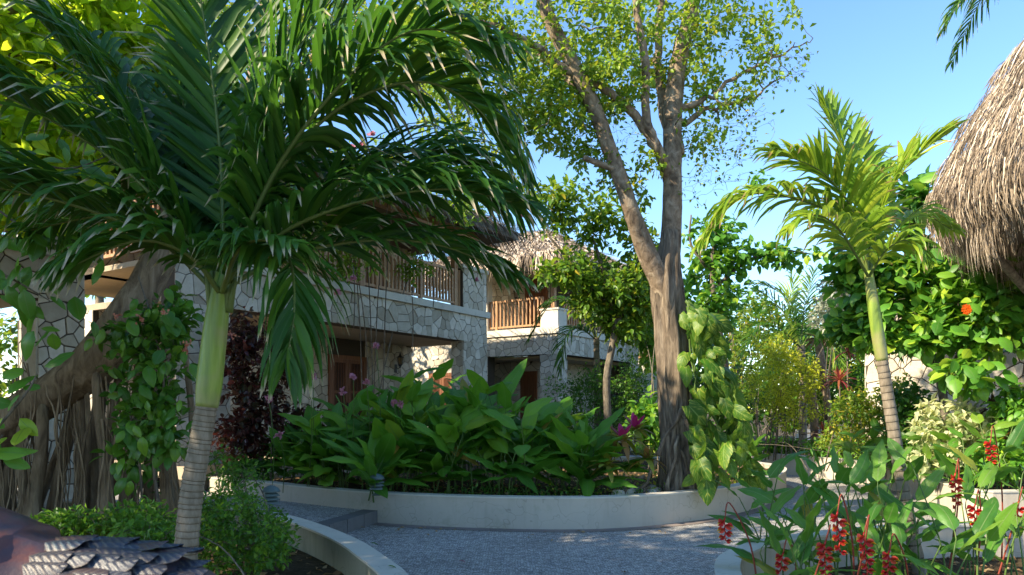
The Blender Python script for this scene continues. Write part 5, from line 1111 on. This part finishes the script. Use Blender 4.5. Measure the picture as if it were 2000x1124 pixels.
spray('bright green leaf sprig at the left edge above the slanting limb',[(-80,900,4.6),(-10,840,4.6),(50,770,4.6),(70,735,4.6)],.19,20,'cordia',4.6,.15,.15)
spray('bright leaves low at the left edge before the hanging roots',[(-120,960,4.2),(-40,900,4.2),(5,850,4.2)],.18,14,'cordia',4.2,.15,.05)
# low bushes at the near left
q=np.array((P(470,1000,6.2)[0],6.2,.17))
shrub('low_bush','small leaved green bush in the near left bed against the curved wall','shrub',q,[blob(470,1050,6.0,95,75,260,.6),blob(440,980,6.6,60,30,60,.3),blob(540,1070,5.6,40,50,40,.25)],'dark3','small',.05,.03,13,9,spread=.12,sr=.35,r=.009)
shrub('twiggy_shrub','thin twiggy shrub with sparse leaves by the left path lamp','shrub',np.array((P(455,1000,7.6)[0],7.6,.17)),[blob(475,930,7.7,45,40,34,.3),blob(430,900,7.8,40,40,22,.3)],'dark3','small',.06,.03,6,6,spread=.15,sr=.2,r=.01)
shrub('creeping_bush','low creeping bush between the hanging roots and the painted bird','shrub',(-2.9,5.2,.17),[blob(180,1020,5.6,110,28,130,.3),blob(280,1010,5.7,70,24,70,.3),blob(90,1035,5.5,60,24,50,.3),blob(310,1050,5.2,70,40,90,.3)],'dark3','small',.06,.03,10,8,spread=.14,sr=.7,r=.008)
# ---- red heliconias in the near right bed
hp=[(1500,6.3,.95,'red heliconia clump leaning out over the path'),(1560,5.7,1.1,'heliconia clump with broad leaves at the left of the near bed'),(1640,5.2,1.05,'heliconia clump behind the largest red flowers'),(1720,5.8,1.2,'heliconia clump at the foot of the slim palm'),
    (1800,5.4,1.15,'heliconia clump just right of the slim palm trunk'),(1870,6.0,1.2,'heliconia clump before the sunlit bed wall'),(1950,5.4,1.2,'heliconia clump near the right edge'),(2010,6.1,1.3,'tall heliconia clump at the right edge'),(1690,6.6,1.15,'rear heliconia clump against the curved wall'),(1590,4.9,.75,'lowest heliconia clump at the bottom edge'),(1820,4.7,.8,'heliconia clump at the bottom right of the picture')]
for px,Y,H,lab in hp:
    clump('heliconia',lab,'plant',np.array(((px-1000)/F*Y,Y,.10)),5,H*.86,.42,.095,hl,lean=.32,nl=(2,5),group='red heliconias in the near right bed',rs=.16,sr=.008,up0=.45,erect=1.0,face=(-.1,-.1,0))
br=leaf_mesh('oval',4,-.2,.9,0,M_['red'],41); yb=leaf_mesh('lance',4,.3,.5,0,M_['yellow'],42)
def hel_flower(px,py,Y,n,L,lab):
    top=P(px,py,Y); base=np.array((top[0]+rng.normal()*.12+.06,Y+.12,.10)); t=thing('heliconia_flower',lab,'flower',base,'hanging red heliconia flowers')
    m=MB(); hi=top+np.array((.04,.02,.10)); m.tube(spline([base,(base+hi)/2+np.array((.04,0,.1)),hi,top],6),np.linspace(.007,.004,19),6); m.build('stem',M_['redstem'],t)
    sway=rng.normal()*.2; c=top.copy()
    for j in range(n):
        s=1 if j%2 else -1; nx=c+np.array((s*.010+sway*.01,0,-L/n)); m=MB(); m.tube([c,nx],[.006,.005],6); m.build('rachis',M_['red'],t)
        l=.058*(1-.45*j/n); d=np.array((s*.85,-.35+rng.normal()*.2,-.25)); leaf_obj('bract',br,t,nx,d,np.array((0,-.2,1.)),l,l*.62); 
        leaf_obj('bract',br,t,nx+np.array((0,0,.004)),d*np.array((1,.6,1)),np.array((0,.1,-1.)),l*.98,l*.5)
        leaf_obj('petal',yb,t,nx+nrm(d)*l*.6,d+np.array((0,-.2,.45)),np.array((0,0,1.)),l*.7,l*.32); c=nx
fl=[(1416,1012,5.0,6,.16,'lone red flower hanging over the path at the left of the near bed'),(1636,1000,4.6,8,.26,'red hanging flower with yellow tips in front of the bed'),(1688,1040,4.5,10,.30,'largest red and yellow flower near the bottom edge'),(1612,1058,4.6,8,.22,'red flower left of the largest one at the bottom'),
    (1866,925,5.6,9,.26,'red zigzag flower before the sunlit wall'),(1905,985,5.5,6,.17,'small red flower low before the curved wall'),(1935,860,6.0,6,.18,'red flower against the pale leaves at the right'),(1738,1075,4.6,7,.2,'red flower at the foot of the slim palm'),(1990,980,5.4,6,.18,'red flower at the right edge'),(1530,1080,5.0,5,.13,'faded red flower behind the lowest leaves')]
for f_ in fl: hel_flower(*f_)
# ---- plants of the right hand bed
def rb(px,Y,z=.36): return np.array(((px-1000)/F*Y,Y,z))
shrub('golden_bush','rounded yellow green bush beyond the path in full sun','shrub',rb(1530,17.6),[blob(1530,740,17.5,75,60,330,.9,),blob(1510,680,17.5,50,30,60,.5),blob(1545,800,17.5,70,40,80,.6)],'bush','small',.085,.04,12,12,spread=.22,sr=.25,r=.016)
shrub('bush','brown green leafy bush left of the slim palm, in the right bed','shrub',rb(1690,14.6),[blob(1690,810,14.4,75,55,200,.5),blob(1750,780,13.6,40,60,80,.4),blob(1640,860,15.6,60,25,60,.4)],'small','oval',.09,.045,10,8,spread=.2,sr=.3)
shrub('dark_bush','dark leaved bush between the slim palm and the stone house','shrub',rb(1790,12.9),[blob(1775,810,12.7,55,60,130,.4),blob(1800,870,12.2,50,35,60,.3)],'dark','oval',.12,.06,9,6,spread=.2,sr=.3)
shrub('pale_shrub','cream and green leaved shrub in sun before the stone house','shrub',rb(1860,11.6),[blob(1850,830,11.3,75,50,130,.4),blob(1920,850,11.2,50,50,70,.4),blob(1840,890,11.0,60,35,60,.3)],'white','oval',.15,.07,8,8,spread=.18,sr=.3)
shrub('silver_shrub','silver grey shrub between the back palm and the flowering tree','shrub',rb(1620,17.5),[blob(1620,600,17.2,35,60,120,.5),blob(1640,560,17.0,30,30,40,.4)],'silver','oval',.12,.06,10,4,spread=.25,sr=.2)
shrub('green_shrub','bright leafy shrub at the right edge behind the heliconias','shrub',rb(1990,10.8),[blob(1985,810,10.6,45,60,80,.4),blob(1960,900,10.3,60,40,70,.3)],'cordia','oval',.14,.08,8,6,spread=.2,sr=.25)
shrub('fine_shrub','loose olive shrub on the far side of the path end','shrub',rb(1470,21.5),[blob(1450,700,21.5,45,80,110,.8),blob(1480,620,22,50,50,70,.7)],'small','small',.13,.06,11,5,spread=.3,sr=.3)
shrub('hedge','mixed leafy hedge closing the far end of the garden','hedge',rb(1560,24.5,0),[blob(1500,790,24.5,130,60,240,1.2),blob(1650,760,23.5,110,90,260,1.2),blob(1620,650,24,90,60,120,1.2)],'dark','oval',.17,.09,11,10,spread=.4,sr=1.6,r=.025)
shrub('low_plants','low mixed plants along the top of the right bed wall','plants',rb(1560,17.2),[blob(1520,872,18.2,70,14,90,.4),blob(1640,880,16.8,70,18,100,.4),blob(1740,885,14.2,50,22,80,.4)],'cordia','lance',.2,.07,6,12,spread=.2,sr=1.2,r=.008)
for px,py,Y,L,n,st,mt,lab in ((1640,745,17,.5,26,1.0,'cord','tall orange red cordyline beyond the path'),(1655,690,18,.4,22,1.6,'cord','taller cordyline with purple crown behind the orange red one'),(1610,850,17.2,.45,24,.2,'cord','low dark red cordyline at the foot of the leaning palm trunk'),(1940,800,11,.34,22,.6,'burg','purple cordyline before the stone house'),(1955,870,10.6,.3,20,.3,'cord','red leaved plant right of the pale shrub'),(1890,900,10.9,.28,16,.15,'heli','small green rosette on the bed wall')):
    b=P(px,py,Y); b[2]=max(.36,b[2]-st); rosette('cordyline',lab,'plant',b,n,L,.05,mt,.0,1.3,stem=max(.1,P(px,py,Y)[2]-b[2]))
for px,Y,H,lab in ((1680,13.9,.8,'broad leaved clump on the right bed wall, left of the slim palm'),(1770,12.4,.9,'broad leaved clump right behind the slim palm trunk'),(1930,10.3,1.0,'tall broad leaved clump at the right, above the bed wall'),(1850,10.9,.7,'broad leaved clump among the pale leaves'),(1460,12.5,.6,'broad leaves behind the vine at the end of the middle bed')):
    clump('ginger_plant',lab,'plant',rb(px,Y,.36),5,H,.52,.14,hl,lean=.3,nl=(4,6),rs=.15)

shrub('hedge','green hedge beyond the near villa wing at the left edge','hedge',(-11.2,17,0),[wblob((-11.2,17,2.0),(3.2,1.6,2.0),300)],'small','oval',.18,.10,10,8,spread=.4,sr=1.8,r=.025)
shrub('hedge','hedge behind the long villa seen through its porch','hedge',(-4.5,28.5,0),[wblob((-4.5,29,1.8),(4.5,1.0,1.8),260)],'small','oval',.18,.10,10,8,spread=.4,sr=1.8,r=.025)
# ================================================================== SMALL THINGS
def path_lamp(px,py,Y,z,lab):
    b=P(px,py,Y); b[2]=z; t=thing('path_lamp',lab,'lamp',b,'louvred path lamps'); s=.115
    def part(nm,prof,mat='lampgreen'): m=MB(); m.lathe([(r*s,h*s) for r,h in prof],20,b); m.build(nm,M_[mat],t)
    part('base',[(0,0),(.55,0),(.55,.12),(.28,.25),(.2,.5),(.22,.62),(0,.63)])
    part('lens',[(.0,.62),(.42,.62),(.42,2.05),(0,2.06)],'whitelens')
    for k in range(3): part('louvre',[(.43,.95+k*.40),(.86,.72+k*.40),(.90,.76+k*.40),(.50,1.06+k*.40),(.43,1.07+k*.40)])
    part('cap',[(.90,1.92),(.93,1.97),(.72,2.3),(.35,2.52),(0,2.6)])
    part('collar',[(.0,.58),(.62,.66),(.66,.74),(.5,.82),(0,.83)])
_l=N('dull_lens'); M_['whitelens']=_l.done(_l.pr((.05,.07,.075),.3,None,.5))
path_lamp(736,962,9.75,.43,'blue grey louvred path lamp on the middle bed wall')
path_lamp(529,993,8.25,.43,'blue grey louvred path lamp on the near left wall beside the twiggy shrub')
for px,py,z,mat,lab,rot in ((723,1064,.43,'dark','green fallen leaf on the pale wall top, upper of two',.3),(757,1109,.43,'dark','green fallen leaf on the pale wall top, lower of two',.1),(703,1031,.01,'dry','brown fallen leaf by the foot of the step',.1),(897,1098,.01,'pink','small pink petal lying on the pebble path',.5),(1215,1120,.01,'dry','dry leaf on the path at the bottom edge',1.0)):
    g=G(px,py,z); m=MB(); scatter(m,TPL['oval'],(g+np.array((0,0,.012)))[None],np.array([[math.cos(rot),math.sin(rot),.02]]),np.array([[0,0.2,1.]]),.075,.035); o=m.build('fallen_leaf' if mat!='pink' else 'fallen_petal',M_[mat],None); tag(o,lab,'leaf' if mat!='pink' else 'petal')
# painted bird sculpture at the lower left corner
Yb=1.55; t=thing('bird_sculpture','painted bird sculpture with overlapping striped feathers, at the lower left corner','sculpture',(-1.05,Yb,0))
cx=np.array([(-420,930,80),(-300,990,110),(-160,1105,155),(-30,1190,185),(60,1215,168),(150,1225,165),(250,1232,160),(320,1242,152),(350,1255,130),(368,1270,90),(376,1275,20)],float)
cp=np.array([P(a,b,Yb) for a,b,_ in cx]); rb_=cx[:,2]/F*Yb; cs=spline(cp,5); rs_=spline(np.c_[rb_,rb_],5)[:,0]
m=MB(); m.tube(cs,rs_,48,mod=lambda a,th:1+.02*np.sin(th*5+a*20)+.012*np.sin(th*11-a*44)); m.build('body',M_['bronze'],t)
m=MB(); h=P(-470,880,Yb); m.ball(h,(.10,.09,.09),16,10); m.build('head',M_['bronze'],t)
m=MB(); m.tube([h+np.array((-.06,0,0)),h+np.array((-.13,0,-.01)),h+np.array((-.2,0,-.04))],[.035,.022,.004],10); m.build('beak',M_['dstone'],t)
m=MB(); c0=P(60,1200,Yb); m.lathe([(.22,0),(.2,.05),(.14,.1),(.12,c0[2]-.2),(.16,c0[2]-.1)],20,(c0[0],Yb,0)); m.build('plinth',M_['dstone'],t)
fm=[leaf_mesh('scale',8,.03,.0,.0,M_['feather'],s) for s in (51,52,53)]
for row,(th,x0,x1) in enumerate(((-14,130,340),(2,105,345),(15,125,350),(27,95,352),(39,115,352),(51,90,352),(63,110,352),(76,95,352),(90,105,352))):
    step=44; xs=np.arange(x0+(row%2)*step*.5-10,x1,step)
    for x in xs:
        i=int(np.argmin(np.abs(1000+cs[:,0]/cs[:,1]*F-x))); c=cs[i]; r=rs_[i]; a=rad(th+rng.normal()*1.5); n_=np.array((0,-math.sin(a),math.cos(a)))
        d=nrm(np.array((1,0,-.06+rng.normal()*.05))+n_*.09); leaf_obj('feather',fm[rng.integers(3)],t,c+n_*(r*1.03+.004),d,n_,.092*(.9+.2*rng.random()),.052)
m=MB(); rim=[P(375,1105,Yb),P(352,1090,Yb-.05),P(330,1085,Yb-.09)]
# white bench and teal table
t=thing('garden_bench','white slatted bench far off beyond the leaning palm trunk','bench',rb(1610,21,0)); bx=rb(1610,21,0)
for k in range(4): m=MB(); m.box((bx[0]-.7,bx[1]-.2+k*.13,.45+.0),(bx[0]+.7,bx[1]-.1+k*.13,.48)); m.build('slat',M_['whitepaint'],t,smooth=False)
for k in range(3): m=MB(); m.box((bx[0]-.7,bx[1]+.36,.62+k*.14),(bx[0]+.7,bx[1]+.39,.72+k*.14)); m.build('slat',M_['whitepaint'],t,smooth=False)
for sx in (-.66,.60):
    for sy in (-.18,.33): m=MB(); m.box((bx[0]+sx,bx[1]+sy,0),(bx[0]+sx+.06,bx[1]+sy+.06,.45 if sy<0 else 1.0)); m.build('leg',M_['whitepaint'],t,smooth=False)
Tm=M1@Matrix.Translation((2.9,-1.6,.62)); t=thing('porch_table','small teal topped table on the porch of the long villa','table',M=Tm)
m=MB(); m.box((-.5,-.35,.70),(.5,.35,.74),Tm); m.build('tabletop',M_['teal'],t,smooth=False)
for sx in (-.45,.4):
    for sy in (-.3,.25): m=MB(); m.box((sx,sy,0),(sx+.05,sy+.05,.70),Tm); m.build('leg',M_['whitepaint'],t,smooth=False)
